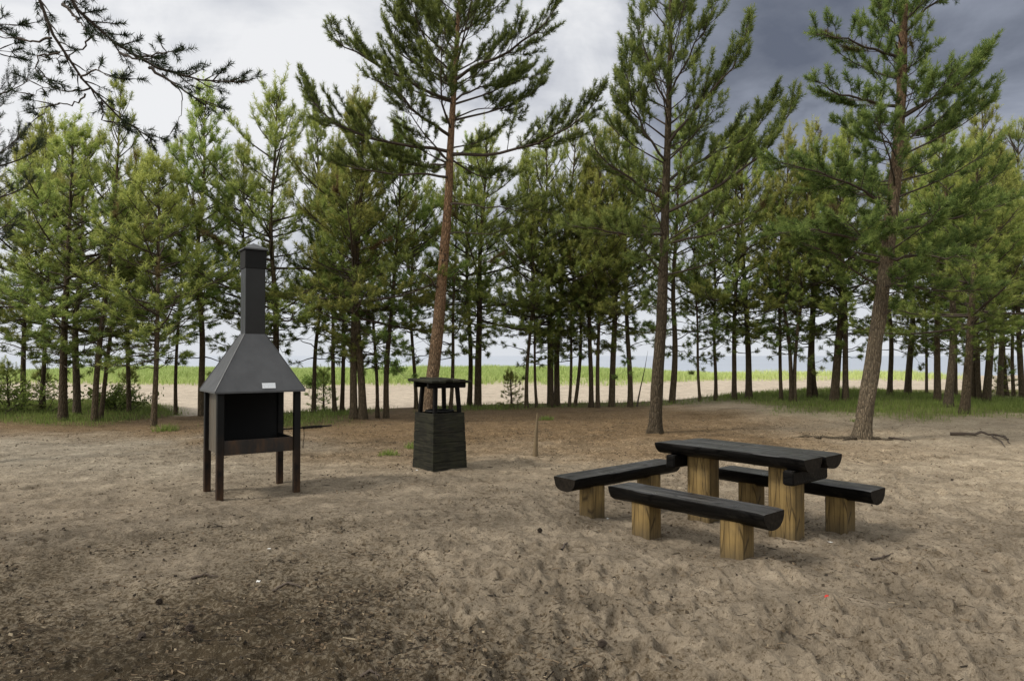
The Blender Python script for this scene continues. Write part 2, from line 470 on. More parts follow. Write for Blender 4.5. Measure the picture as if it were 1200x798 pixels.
def gz(x, y):
    """height of the finished ground sheet"""
    r = math.hypot(x, y); th = math.atan2(x, y)
    i = int(np.clip(np.searchsorted(RR, r) - 1, 0, len(RR) - 2))
    if abs(th) < math.radians(46.8):
        j = int(np.clip(np.searchsorted(th_f, th) - 1, 0, NT - 2))
        fj = (th - th_f[j]) / (th_f[j + 1] - th_f[j])
    else:
        return float(macro(x, y))
    fi = (r - RR[i]) / (RR[i + 1] - RR[i])
    return float((GZ[i, j] * (1 - fj) + GZ[i, j + 1] * fj) * (1 - fi) + (GZ[i + 1, j] * (1 - fj) + GZ[i + 1, j + 1] * fj) * fi)

def gz_np(x, y):
    r = np.hypot(x, y); th = np.arctan2(x, y)
    i = np.clip(np.searchsorted(RR, r) - 1, 0, len(RR) - 2)
    j = np.clip(np.searchsorted(th_f, th) - 1, 0, NT - 2)
    fj = np.clip((th - th_f[j]) / (th_f[1] - th_f[0]), 0, 1); fi = (r - RR[i]) / (RR[i + 1] - RR[i])
    return (GZ[i, j] * (1 - fj) + GZ[i, j + 1] * fj) * (1 - fi) + (GZ[i + 1, j] * (1 - fj) + GZ[i + 1, j + 1] * fj) * fi

# layout of the furniture (metres; camera foot at the origin, looking along +Y)
U = np.array([.643, -.766]); V = np.array([.766, .643])
TABLE = np.array([2.11, 6.28]); B_NEAR = np.array([1.468, 5.70]); B_FAR = np.array([2.715, 6.62]); B_LEFT = np.array([1.10, 7.10])
GR_A = np.array([.82, .572]); GR_B = np.array([-.572, .82]); GRILL = np.array([-3.12, 8.21])
BIN_A = np.array([.79, .613]); BIN_B = np.array([-.613, .79]); BIN = np.array([-1.085, 9.37]) + .288 * (BIN_A + BIN_B)
for c, d in ((B_NEAR, U), (B_FAR, U), (B_LEFT, V)):
    for s in (-.445, .445): pile(*(c + d * s), .24, .035)
    pile(*c, .5, -.05)
for s in (-.42, .42): pile(*(TABLE + U * s), .26, .03)
pile(*GRILL, 1.0, -.04); pile(*BIN, .7, .02)

# zones of the ground
def litter_shade_zone(x, y):
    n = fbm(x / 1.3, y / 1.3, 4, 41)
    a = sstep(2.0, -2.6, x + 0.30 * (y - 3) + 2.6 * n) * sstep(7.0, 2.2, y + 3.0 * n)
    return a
def floor_zone(x, y):
    n = fbm(x / 1.8, y / 1.8, 4, 51)
    yc = np.interp(x, _cx, _cy)
    a = sstep(9.5, 13.5, y + 4 * n) * sstep(-7, -3.5, x + 2 * n) * (1 - sstep(4.5, 8.5, x + 3 * n + .12 * (y - 12)))
    b = sstep(12.5, 15.5, y + 2.5 * n) * sstep(-2, -6, x)
    return np.clip(a + b, 0, 1) * (1 - sstep(0.3, 2.2, y - yc))
def green_zone(x, y):
    n = fbm(x / 1.6, y / 1.6, 4, 61)
    yc = np.interp(x, _cx, _cy)
    on = 1 - sstep(0.6, 2.6, y - yc)
    right = sstep(6.5, 8.5, x + 1.5 * n) * sstep(15.9 , 18.0, y + 2.2 * n)
    left = sstep(-9.2, -10.6, x + 1.2 * n) * sstep(15.6, 17.2, y + 2 * n)
    mid = sstep(1.5, 0.0, np.abs(x + 5.4 + 1.5 * n) - .5) * sstep(15.2, 16.6, y + n)
    rim = sstep(1.6, 0.4, np.abs(y - yc + .6 + 1.4 * n)) * sstep(-3.2, -1.6, x) * (0.55 + 0.5 * sstep(.8, -.5, x))
    return np.clip((right + left + mid + rim) * on, 0, 1)

yc = np.interp(GX, _cx, _cy)
beach = sstep(0.2, 2.4, GY - yc)
alb = np.empty(GX.shape + (3,))
sand = np.array([.186, .160, .130]); sand_r = np.array([.285, .246, .198]); sand_l = np.array([.235, .212, .180])
wr = sstep(2.5, 8.5, GX + .25 * (GY - 6) + 2.5 * fbm(GX / 2, GY / 2, 3, 71)); wl = sstep(7, 11, GY) * sstep(-1.5, -5, GX)
wm = sstep(7, 11, GY)
alb[:] = sand
alb += (np.array([.230, .195, .153]) - alb) * wm[..., None]
alb += (sand_r - alb) * wr[..., None]
alb += (sand_l - alb) * wl[..., None]
LZ = litter_shade_zone(GX, GY); FZ = floor_zone(GX, GY); GZN = green_zone(GX, GY)
alb += (np.array([.122, .106, .082]) - alb) * (0.9 * LZ)[..., None]  # needle-litter brown, also painting in canopy shade over the left foreground
alb += (np.array([.190, .135, .082]) - alb) * (0.85 * FZ)[..., None]
alb += (np.array([.120, .125, .050]) - alb) * (0.85 * GZN)[..., None]
alb += (np.array([.560, .490, .410]) - alb) * beach[..., None]
dg = sstep(50, 56, GY - 9 * sstep(6, 18, GX) + 3 * fbm(GX / 4, GY / 4, 3, 81)) * sstep(26, 18, GX)
alb += (np.array([.36, .42, .16]) - alb) * (0.7 * dg)[..., None]
vp = 1 - .14 * sstep(.1, .28, fbm(GX / .9, GY / .9, 4, 91))
alb *= vp[..., None]
alb *= np.array([1.03, .985, .895]) ** (1 - .5 * beach)[..., None]
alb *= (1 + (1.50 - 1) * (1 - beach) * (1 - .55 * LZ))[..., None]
GZ_detail = 1 + .30 * np.clip(fbm(GX / .22, GY / .22, 3, 151) * 2.2, -1, 1) * (1 - beach) * (1 - sstep(12, 20, rr))
alb *= GZ_detail[..., None]
litf = np.clip(LZ + .55 * FZ, 0, 1) * (1 - beach) + .15 * (1 - beach)
nR, nT = GX.shape
ii, jj = np.meshgrid(np.arange(nR - 1), np.arange(nT), indexing='ij')
j2 = (jj + 1) % nT
quads = np.stack([ii * nT + jj, (ii + 1) * nT + jj, (ii + 1) * nT + j2, ii * nT + j2], -1).reshape(-1, 4)[:, ::-1]
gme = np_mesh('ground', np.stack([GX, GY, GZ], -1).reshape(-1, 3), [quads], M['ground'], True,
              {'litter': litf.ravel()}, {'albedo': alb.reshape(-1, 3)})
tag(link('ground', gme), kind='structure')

sx = np.concatenate([[-30000, -3000, -400], np.linspace(-200, 200, 21), [400, 3000, 30000]])
sy = np.array([70, 90, 140, 250, 600, 2000, 8000, 28000.])
X2, Y2 = np.meshgrid(sx, sy)
n2 = len(sx)
q = [[a * n2 + b, a * n2 + b + 1, (a + 1) * n2 + b + 1, (a + 1) * n2 + b] for a in range(len(sy) - 1) for b in range(n2 - 1)]
sme = np_mesh('sea', np.stack([X2, Y2, np.full_like(X2, -1.55)], -1).reshape(-1, 3), [np.array(q)], M['sea'])
tag(link('sea', sme), kind='structure')

# ----------------------------------------------------------------- tubes, needles
class Tubes:
    def __init__(s): s.items = {}
    def add(s, P, R, n):
        P = np.asarray(P, float); s.items.setdefault((len(P), n), []).append((P, np.asarray(R, float)))
    def arrays(s):
        vs, fs, off = [], [], 0
        for (m, n), L in s.items.items():
            P = np.array([a[0] for a in L]); R = np.array([a[1] for a in L]); k = len(L)
            T = np.gradient(P, axis=1); T /= np.linalg.norm(T, axis=2, keepdims=True) + 1e-9
            mean = P[:, -1] - P[:, 0]
            ref = np.where((np.abs(mean[:, 2:3]) > 0.8 * np.linalg.norm(mean, axis=1, keepdims=True)), np.array([[1., 0, 0]]), np.array([[0, 0, 1.]]))[:, None, :]
            A = np.cross(T, ref); A /= np.linalg.norm(A, axis=2, keepdims=True) + 1e-9
            B = np.cross(T, A)
            ph = np.arange(n) * 2 * PI / n
            v = P[:, :, None, :] + R[:, :, None, None] * (np.cos(ph)[None, None, :, None] * A[:, :, None, :] + np.sin(ph)[None, None, :, None] * B[:, :, None, :])
            vs.append(v.reshape(-1, 3))
            kk, a, b = np.meshgrid(np.arange(k), np.arange(m - 1), np.arange(n), indexing='ij')
            b2 = (b + 1) % n; base = off + kk * m * n
            f = np.stack([base + a * n + b, base + a * n + b2, base + (a + 1) * n + b2, base + (a + 1) * n + b], -1).reshape(-1, 4)
            fs.append(f); off += k * m * n
        return np.concatenate(vs), fs
    def mesh(s, name, material, smooth=True):
        v, f = s.arrays()
        return np_mesh(name, v, f, material, smooth, {'hgt': v[:, 2]})

def unit(v): return v / (np.linalg.norm(v) + 1e-9)

class Shoots:
    def __init__(s): s.p = []; s.d = []; s.l = []; s.t = []
    def add(s, p, d, l, t): s.p.append(p); s.d.append(d); s.l.append(l); s.t.append(t)
    def mesh(s, name, material, rg, k=16, ln=.10, w=.013, open_=1.05):
        P = np.array(s.p); D = np.array(s.d); L = np.array(s.l); T = np.array(s.t); n = len(P)
        D /= np.linalg.norm(D, axis=1, keepdims=True)
        ref = np.where(np.abs(D[:, 2:3]) > .9, [[1., 0, 0]], [[0, 0, 1.]])
        A = np.cross(D, ref); A /= np.linalg.norm(A, axis=1, keepdims=True); B = np.cross(D, A)
        t = (np.arange(k)[None, :] + rg.random((n, k))) / k
        ph = np.arange(k)[None, :] * 2.39996 + rg.random((n, k)) * .9
        rad = np.cos(ph)[..., None] * A[:, None] + np.sin(ph)[..., None] * B[:, None]
        tan = -np.sin(ph)[..., None] * A[:, None] + np.cos(ph)[..., None] * B[:, None]
        op = open_ * (1.2 - .6 * t) * rg.uniform(.7, 1.3, (n, k))
        nd = np.cos(op)[..., None] * D[:, None] + np.sin(op)[..., None] * rad
        base = P[:, None] + D[:, None] * (L[:, None] * t)[..., None]
        q = ln * rg.uniform(.7, 1.2, (n, k, 1))
        # blades are turned at random about their own axis so they catch light in many ways
        a2 = rg.uniform(-1.3, 1.3, (n, k, 1))
        wv = (np.cos(a2) * tan + np.sin(a2) * np.cross(nd, tan)) * (w / 2)
        v = np.stack([base - wv, base + wv, base + nd * q], 2).reshape(-1, 3)
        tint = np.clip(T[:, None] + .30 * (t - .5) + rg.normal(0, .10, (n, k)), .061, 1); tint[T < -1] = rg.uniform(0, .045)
        f = np.arange(len(v)).reshape(-1, 3)
        return np_mesh(name, v, [f], material, False, {'tint': np.repeat(tint.ravel(), 3)})

UP = np.array([0, 0, 1.])
def limb(tb, sh, rg, pts, r0, L, dens=1.0, tmin=.28, side=.42, up=.35, tint=.5, tufts=1.0, shoot=(.10, .18), fine=1.0, candle=0.0):
    """one limb along pts with side branchlets in a flattish spray and needle shoots on them"""
    pts = np.asarray(pts, float); m = len(pts)
    tb.add(pts, r0 * (1 - np.linspace(0, 1, m) * .82), 5)
    seg = np.linalg.norm(np.diff(pts, axis=0), axis=1); cum = np.concatenate([[0], np.cumsum(seg)]); tot = cum[-1]
    def pos(t):
        s_ = t * tot; k = min(max(np.searchsorted(cum, s_) - 1, 0), m - 2)
        f = (s_ - cum[k]) / max(seg[k], 1e-6)
        return pts[k] * (1 - f) + pts[k + 1] * f, unit(pts[k + 1] - pts[k])
    step = .15 / dens
    nb = max(2, int(tot * (1 - tmin) / step)); sgn = 1 if rg.random() < .5 else -1
    base_tint = tint
    for b in range(nb):
        tint = base_tint if rg.random() > .007 else -9.
        t = tmin + (1 - tmin) * (b + rg.random()) / nb
        p, d = pos(min(t, .99)); sgn = -sgn
        sd = unit(np.cross(d, UP)) * sgn
        bl = side * tot * (0.30 + .85 * (1 - t)) * rg.uniform(.5, 1.15)
        bl = float(np.clip(bl, .12, 1.05))
        a = rg.uniform(.55, 1.05)
        bd = unit(d * math.cos(a) + sd * math.sin(a) + UP * rg.uniform(-.12, up + .15) + rg.normal(0, .08, 3))
        bd2 = unit(bd + UP * up * .7 + d * .25)
        p1 = p + bd * bl * .55; p2 = p1 + bd2 * bl * .5
        tb.add(np.array([p, p1, p2]), [r0 * .26 * (1 - .5 * t) + .002, .006 + .1 * r0 * (1 - t) * .4, .003], 3)
        ns = max(1, int(bl * tufts / .075 * fine))
        for q in range(ns):
            f = 1 - (q / ns) * .75 * rg.uniform(.8, 1.1)
            pp = p + (p1 - p) * (f * 1.0 / .52) if f < .52 else p1 + (p2 - p1) * ((f - .52) / .48)
            dd = unit((bd2 if f > .5 else bd) + rg.normal(0, .48, 3) + UP * (up * .9))
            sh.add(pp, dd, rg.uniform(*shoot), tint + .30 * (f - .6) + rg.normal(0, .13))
        sh.add(p2, unit(bd2 + UP * up * .5), rg.uniform(*shoot) * 1.1, tint + .18 + rg.normal(0, .08))
        if rg.random() < candle:
            cd = unit(UP + bd2 * .25 + rg.normal(0, .12, 3)); cl_ = rg.uniform(.12, .17)
            for q in range(rg.integers(2, 4)): sh.add(p2 - bd2 * .03 + cd * cl_ * q, unit(cd + rg.normal(0, .08, 3)), cl_ * 1.1, tint + .24 + .05 * q)
            sh.add(p2 - bd2 * .02, unit(UP + bd2 * .6 + rg.normal(0, .25, 3)), rg.uniform(.14, .22), tint + .22)
    p, d = pos(.985); tint = base_tint
    for q in range(3):
        sh.add(p, unit(d + rg.normal(0, .35, 3) + UP * .2), rg.uniform(*shoot) * 1.15, tint + .2)

def curve_branch(p0, az, el, L, curl, rg, m=7, droop=0.0):
    pts = [np.array(p0, float)]; seg = L / (m - 1)
    e = el; a = az
    for k in range(m - 1):
        t = k / (m - 2)
        e2 = e + curl * t ** 1.4 - droop * math.sin(t * PI)
        a += rg.normal(0, .07)
        d = np.array([math.cos(e2) * math.cos(a), math.cos(e2) * math.sin(a), math.sin(e2)])
        pts.append(pts[-1] + d * seg)
    return np.array(pts)

def wobble_axis(rg, H, amp=.07, n=24):
    z = np.linspace(0, H, n)
    ph = rg.uniform(0, 6.28, 4); fr = rg.uniform(.35, .9, 4)
    x = amp * (np.sin(z * fr[0] + ph[0]) - math.sin(ph[0]) + .4 * np.sin(z * fr[2] * 2 + ph[2]) - .4 * math.sin(ph[2]))
    y = amp * (np.sin(z * fr[1] + ph[1]) - math.sin(ph[1]))
    return np.stack([x, y, z], -1)

def on_axis(ax, z):
    return np.array([np.interp(z, ax[:, 2], ax[:, 0]), np.interp(z, ax[:, 2], ax[:, 1]), z])

def whorls(tb, sh, rg, ax, z0, z1, H, spread, e_lo=.10, e_hi=1.02, gap=.36, n=(4, 6), curl=.5, dens=1.0, tint=.5, tufts=1.0, shape=.75, jitter=.35, rscale=1.0, shoot=(.10, .18), fine=1.0, az_ok=None, candle=.75):
    z = z0
    while z < z1:
        t = (z - z0) / max(H - z0, .1)
        az0 = rg.uniform(0, 6.28); k = rg.integers(n[0], n[1] + 1)
        for q in range(k):
            az = az0 + q * 6.283 / k + rg.normal(0, .25)
            keep = 1.0 if t > .12 else .6
            if rg.random() > keep: continue
            if az_ok and not az_ok(az, z): continue
            L = spread * ((1 - t) ** shape * .95 + .07) * rg.uniform(1 - jitter * 1.3, 1 + jitter * .55)
            L *= .75 + .25 * min(1, t / .15)
            el = e_lo + (e_hi - e_lo) * t ** 1.05 + rg.normal(0, .10 + .16 * max(0, 1 - t * 4))
            pts = curve_branch(on_axis(ax, z + rg.normal(0, .10)), az, el, L, curl * (1 - .5 * t), rg, droop=.10 * (1 - t))
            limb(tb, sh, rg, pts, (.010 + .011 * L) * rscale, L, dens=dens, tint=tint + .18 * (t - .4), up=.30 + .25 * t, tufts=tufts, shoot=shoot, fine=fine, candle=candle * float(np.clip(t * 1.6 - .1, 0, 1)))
        z += gap * rg.uniform(.75, 1.25) * (1 - .25 * t)
    # the leader and the candles round it
    tip = on_axis(ax, H)
    for q in range(9):
        sh.add(on_axis(ax, H - .06 - q * .11) + rg.normal(0, .015, 3), unit(UP + rg.normal(0, .14 + .05 * q, 3)), rg.uniform(.14, .24), .80 - .03 * q)

def dead_twigs(tb, sh, rg, ax, z0, z1, n, L=(.4, 1.5), leafy=.35):
    for q in range(n):
        z = rg.uniform(z0, z1); l = rg.uniform(*L); az = rg.uniform(0, 6.28)
        pts = curve_branch(on_axis(ax, z), az, rg.uniform(-.35, .55), l, rg.uniform(-.7, .9), rg, 6); pts[1:-1] += rg.normal(0, .03 * l, (4, 3))
        tb.add(pts, np.linspace(.012 + .006 * l, .003, 6), 4)
        for b in range(int(2 + l * 4)):
            k = rg.integers(2, 6); d = unit(pts[min(k, 5)] - pts[k - 1])
            sd = unit(np.cross(d, UP)) * rg.choice([-1, 1])
            bd = unit(d * .6 + sd * .7 + UP * rg.uniform(-.3, .4)); bl = rg.uniform(.12, .40) * l
            tb.add(np.array([pts[k], pts[k] + bd * bl * .5, pts[k] + bd * bl + UP * .05 * bl]), [.005, .004, .002], 3)
            if rg.random() < leafy:
                for s_ in range(5):
                    sh.add(pts[k] + bd * bl * rg.uniform(.6, 1), unit(bd + rg.normal(0, .5, 3) + UP * .3), rg.uniform(.08, .16), .40 + rg.normal(0, .1))

def trunk_mesh(name, ax, r0, material, sides=12, rings=None, tip=.012, flare=.35, rough=.05, seed=1, power=.85, extra=None):
    H = ax[-1, 2]; rings = rings or max(24, int(H * 4))
    z = np.linspace(0, 1, rings) ** 1.15 * H
    z[0] = 0
    c = np.stack([np.interp(z, ax[:, 2], ax[:, 0]), np.interp(z, ax[:, 2], ax[:, 1]), z], -1)
    c[0] -= np.array([0, 0, .12])
    r = r0 * np.clip(1 - z / H, 0, 1) ** power * (1 + flare * np.exp(-z / .22)) + tip * (1 - .7 * z / H)
    ph = np.arange(sides) * 2 * PI / sides
    lob = 1 + rough * (fbm(ph[None, :] * 1.6 + 0 * z[:, None], z[:, None] * 2.2 + 0 * ph[None, :], 3, seed) * 2)
    root = 1 + .22 * np.exp(-z / .16)[:, None] * np.cos(ph * 4 + seed)[None, :]
    rad = r[:, None] * lob * root
    v = np.stack([c[:, None, 0] + rad * np.cos(ph), c[:, None, 1] + rad * np.sin(ph), np.repeat(c[:, 2:3], sides, 1)], -1)
    a, b = np.meshgrid(np.arange(rings - 1), np.arange(sides), indexing='ij'); b2 = (b + 1) % sides
    f = np.stack([a * sides + b, a * sides + b2, (a + 1) * sides + b2, (a + 1) * sides + b], -1).reshape(-1, 4)
    vv = v.reshape(-1, 3); fs = [f]
    if extra is not None:
        tb = Tubes()
        for P, R, n in extra: tb.add(P, R, n)
        v2, f2 = tb.arrays(); fs += [x + len(vv) for x in f2]; vv = np.concatenate([vv, v2])
    return np_mesh(name, vv, fs, material, True, {'hgt': np.maximum(vv[:, 2], 0)})

# ----------------------------------------------------------------- forest pines
PROTO = []
def make_proto(seed, H, cb, spread, **kw):
    rg = np.random.default_rng(seed)
    ax = wobble_axis(rg, H, kw.pop('amp', .07))
    tb, sh = Tubes(), Shoots()
    twigs = kw.pop('twigs', 22); low = kw.pop('low', .17)
    nk = kw.pop('k', 15); kw.setdefault('tufts', 1.2); kw.setdefault('gap', .38); kw.setdefault('n', (3, 5)); kw.setdefault('shape', .85); kw.setdefault('shoot', (.07, .20)); tb.add(ax, np.linspace(.012, .004, len(ax)), 4)
    whorls(tb, sh, rg, ax, cb * H, H - .35, H, spread, **kw)
    if twigs: dead_twigs(tb, sh, rg, ax, low * H, (cb + .12) * H, twigs, (.3, 1.4), .7)
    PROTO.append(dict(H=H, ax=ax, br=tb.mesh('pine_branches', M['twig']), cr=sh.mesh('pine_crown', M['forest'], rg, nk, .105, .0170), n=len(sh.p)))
make_proto(101, 9.0, .29, 2.3, tint=.50)
make_proto(102, 9.0, .26, 2.2, tint=.46, gap=.40, jitter=.6)
make_proto(103, 8.6, .33, 2.0, tint=.54, e_lo=.2)
make_proto(104, 9.2, .33, 1.75, tint=.50, e_lo=.25, e_hi=1.15, amp=.12)
make_proto(105, 8.0, .27, 2.4, tint=.44, gap=.46, jitter=.7)
make_proto(106, 9.0, .38, 1.8, tint=.52, twigs=26, low=.2)
make_proto(107, 7.0, .27, 2.0, tint=.58, e_lo=.15)
make_proto(108, 7.5, .38, 1.2, tint=.46, n=(2, 4), amp=.12, gap=.40)            # slim
make_proto(109, 9.5, .32, 1.9, tint=.46, n=(2, 4), gap=.44, dens=.85, jitter=.7, e_lo=.3, e_hi=1.2)   # open
make_proto(111, 8.6, .24, 2.7, tint=.52, jitter=.65, e_lo=.0, gap=.40)
make_proto(110, 2.6, .06, .95, tint=.42, gap=.24, twigs=0, e_lo=.1, e_hi=.9)  # sapling
print('shoots', [p['n'] for p in PROTO])

ROOT = []
def pine_tree(px, py, w, top, proto, label, xl=None, d=None, cat='pine tree', group=None, spread=1.0, bark='bark', name='pine_tree', leany=0.0, seed=0):
    d = d or min(1280.0 / (py - 417), 22.3)
    x = (px - 600) / F * d
    z = gz(x, d) if d < 27 else float(macro(x, d))
    Ht = (H_CAM + (417 - top) / F * d) - z
    p = PROTO[proto]; s = Ht / p['H']
    tilt = 0.0
    if xl is not None:
        zl = H_CAM + (417 - 330) / F * d - z
        tilt = math.atan(((xl - px) / F * d) / zl)
    rg = np.random.default_rng(int(px * 7 + py) + seed)
    a = rg.uniform(0, 6.28)
    o = empty(name, (x, d, z), (leany, tilt, 0))
    tag(o, label, cat, group)
    ax = p['ax'] * np.array([s, s, s])
    link('trunk', trunk_mesh('pine_trunk', ax, w / 2 * d / F * .84, M[bark], seed=int(px), flare=.25), o, rot=(0, 0, a))
    ss = (s * spread, s * spread, s)
    link('branches', p['br'], o, rot=(0, 0, a), scale=ss)
    link('crown', p['cr'], o, rot=(0, 0, a), scale=ss)
    return o

FOREST = [
 # px, base, width, top, proto, label, extra
 (75, 490, 10, 138, 9, 'stout dark pine with low spreading limbs, the thickest trunk at the far left', dict(spread=1.3)),
 (91, 484, 9, 150, 4, 'pale grey trunked pine half hidden behind the thick trunk at the far left', dict(spread=1.2, bark='bark_g')),
 (112, 491, 7, 84, 8, 'tall thin open pine at left, its spire under the hanging branch', dict(xl=122)),
 (119, 488, 5, 205, 7, 'thin stem leaning right, crossing close beside the tall open pine at left', dict(xl=136)),
 (181, 497, 6.5, 178, 6, 'small young pine with bare pale stem and V shaped lowest limbs, left of the grill', dict(spread=1.25)),
 (28, 478, 6, 150, 9, 'dense green pine at the left edge behind the low bushes', dict(spread=1.3)),
 (237, 484, 8, 96, 3, 'slender tall pine directly left of the grill chimney', dict(xl=238, spread=1.2)),
 (324, 484, 9, 100, 9, 'pine with many upright tips directly right of the grill chimney', dict(spread=1.1)),
 (393, 483, 5, 165, 7, 'left stem of the thin pair of pines just right of the grill hood', dict()),
 (401, 482, 5, 190, 5, 'right stem of the thin pair of pines just right of the grill hood', dict()),
 (415, 490, 9.5, 108, 9, 'left one of the two stout pines standing close together between grill and bin', dict()),
 (425.5, 490, 10, 118, 2, 'right one of the two stout pines standing close together between grill and bin', dict()),
 (442.5, 488, 4, 200, 7, 'very thin pine leaning left beside the two stout pines between grill and bin', dict(xl=431)),
 (453, 488, 7, 145, 1, 'straight pine nearest the left side of the leaning orange pine', dict(xl=459)),
 (528, 480, 4.5, 185, 7, 'thin pine just behind the leaning orange trunk, right of it', dict()),
 (550, 476, 6, 160, 5, 'slimmer left pine of the dark pair right of the roofed bin', dict()),
 (560, 477, 9.5, 150, 9, 'stout forking right pine of the dark pair right of the roofed bin', dict(xl=563)),
 (617, 478, 4.5, 170, 3, 'thin straight pine rising just left of the short stake', dict()),
 (629, 478, 3.2, 230, 7, 'hair thin pine stem rising directly above the short stake', dict()),
 (645, 477, 8.5, 152, 9, 'pine with a flared foot, left stem of the close pair right of the stake', dict()),
 (652.5, 476, 7.5, 142, 0, 'pine curving to the right above the flared foot of its close neighbour', dict(xl=663)),
 (667, 477, 3.5, 215, 7, 'short thin straight pine right of the flared close pair', dict()),
 (673.5, 477, 4.2, 185, 5, 'thin pine leaning slightly right beside the short thin straight pine', dict(xl=683)),
 (692.5, 478, 6, 150, 2, 'left pine of the slim pair halfway between stake and dark centre right trunk', dict(xl=698)),
 (700.5, 478, 5, 195, 5, 'right thinner pine of the slim pair halfway between stake and dark centre right trunk', dict()),
 (716.5, 477, 8, 126, 0, 'sturdy reddish topped pine third to the left of the big dark centre trunk', dict(xl=720)),
 (738, 477, 6.5, 150, 3, 'straight pine nearest left of the big dark centre trunk', dict()),
 (787, 475, 8, 138, 1, 'pine leaning right just behind the big dark centre trunk', dict(xl=793)),
 (820, 475, 3.2, 235, 7, 'lone hair thin pine in the open gap above the picnic table', dict()),
 (860, 468, 6, 158, 9, 'left pine of the pair in the gap above the right end of the table', dict(d=22)),
 (877, 467, 8, 150, 6, 'right thicker pine of the pair in the gap above the right end of the table', dict(d=22)),
 (915, 471, 4.2, 200, 7, 'thin pine with few twigs between the table gap and the V shaped pair', dict(d=21.5)),
 (927, 472, 5, 150, 3, 'upright stem of the V shaped pair of slim pines left of the big leaning pine', dict(d=21)),
 (931, 471, 4.2, 185, 5, 'right leaning stem of the V shaped slim pair left of the big leaning pine', dict(d=21, xl=941)),
 (948, 466, 6.5, 140, 2, 'left of two equal parallel dark pines left of the big leaning pine', dict(d=22.5)),
 (954.5, 466, 6.5, 165, 5, 'right of two equal parallel dark pines left of the big leaning pine', dict(d=22.5)),
 (977, 474, 10.5, 136, 0, 'stout pine leaning right, second trunk to the left of the big leaning pine', dict(d=21, xl=986)),
 (990, 473, 7.5, 160, 1, 'pine whose foot is nearest to the left of the big leaning pine', dict(d=21)),
 (1042, 464, 6, 158, 3, 'slim pine on the grassy mound nearest right of the big leaning pine', dict(d=23.5, xl=1051)),
 (1063, 461, 8, 165, 4, 'middle thick pine leaning right on the grassy mound', dict(d=24.5, xl=1071)),
 (1085, 461, 3.2, 240, 7, 'hair thin bare stem at the right end of the grassy mound', dict(d=25)),
 (1098, 476, 8, 156, 2, 'grey pine just left of the straight orange topped pine at right', dict(d=21)),
 (1110, 484, 10, 126, 0, 'straight pine with an orange upper trunk rising from long grass at right', dict(bark='bark_g')),
 (1129, 490, 11, 160, 9, 'thick pine leaning right at the front edge of the grass, frontmost of the right group', dict(xl=1142, spread=1.1)),
 (1119, 463, 4, 215, 7, 'thin stem far back between the orange topped and the frontmost right pine', dict(d=24.5)),
 (1139, 471, 6, 175, 5, 'dark slim pine close behind the frontmost right pine', dict(d=22)),
 (1147, 473, 6, 165, 3, 'dark slim pine one step right of the frontmost right pine', dict(d=21.8, xl=1143)),
 (1155, 474, 9, 118, 0, 'thick pale pine right of the frontmost right pine and its slim neighbours', dict(d=21.5)),
 (1171, 465, 7, 150, 2, 'far pine deep in the shade at the right edge, leftmost of four', dict(d=25)),
 (1179, 464, 5, 180, 7, 'far pine deep in the shade at the right edge, second of four', dict(d=26)),
 (1187, 464, 4, 190, 5, 'far pine deep in the shade at the right edge, third of four', dict(d=25.5)),
 (52, 480, 5, 128, 3, 'pointed pine crown rising just left of the tall open pine at far left', dict()),
 (152, 481, 5, 172, 2, 'small pine crown filling the gap just left of the young pale stemmed pine', dict()),
 (207, 480, 4, 160, 8, 'open pine between the young pale stemmed pine and the chimney pine', dict()),
 (287, 480, 5, 168, 1, 'pine whose stem is hidden behind the grill chimney', dict()),
 (368, 481, 5, 120, 3, 'pointed pine halfway between the grill hood and the two stout close pines', dict()),
 (488, 479, 4.5, 170, 2, 'pine half hidden close behind the left side of the leaning orange trunk', dict()),
 (838, 472, 4, 170, 3, 'slim pine in the open gap between the lone hair thin pine and the pair', dict(d=22)),
 (1197, 465, 7, 140, 4, 'far pine deep in the shade at the right edge, last of four', dict(d=25)),
]
for (px, py, w, top, pr, lab, kw) in FOREST:
    pine_tree(px, py, w, top, pr, lab, group='young pines along the edge of the beach', **kw)

# low bushes and saplings
for (px, py, d, top, lab) in [
    (12, 484, 19.5, 425, 'low dark pine sapling at the left edge of the grass'),
    (48, 482, 20.5, 432, 'low dark pine sapling between the left edge and the thick trunk'),
    (150, 476, 21.5, 432, 'low spreading pine sapling behind the left trunks beside the sand path'),
    (600, 478, 21.2, 436, 'small dark cone shaped pine sapling between bin and stake'),
    (380, 480, 22.5, 432, 'low pine sapling behind the right edge of the grill hood'),
    (1176, 462, 26.0, 420, 'pale sapling under the shaded pines at the right edge')]:
    pine_tree(px, py, 2.2, top, 10, lab, d=d, cat='sapling', name='pine_sapling', group='pine saplings among the trunks', spread=1.35)

# a thin bare sapling leaning in the gap
ax = np.array([[0, 0, 0], [.12, 0, .6], [.26, .02, 1.2], [.36, .03, 1.75]])
d = 21.3; x = (746 - 600) / F * d
o = empty('dead_sapling', (x, d, gz(x, d)))
tag(o, 'thin bare grey sapling leaning right, just left of the big dark centre trunk', 'sapling')
link('stem', trunk_mesh('dead_stem', ax, .022, M['dead'], sides=6, tip=.006, flare=.1), o)

# ----------------------------------------------------------------- the big pines
def axis_px(pts, Y, foot):
    return np.array([at_depth(px, py, Y + dy) - foot for px, py, dy in pts])

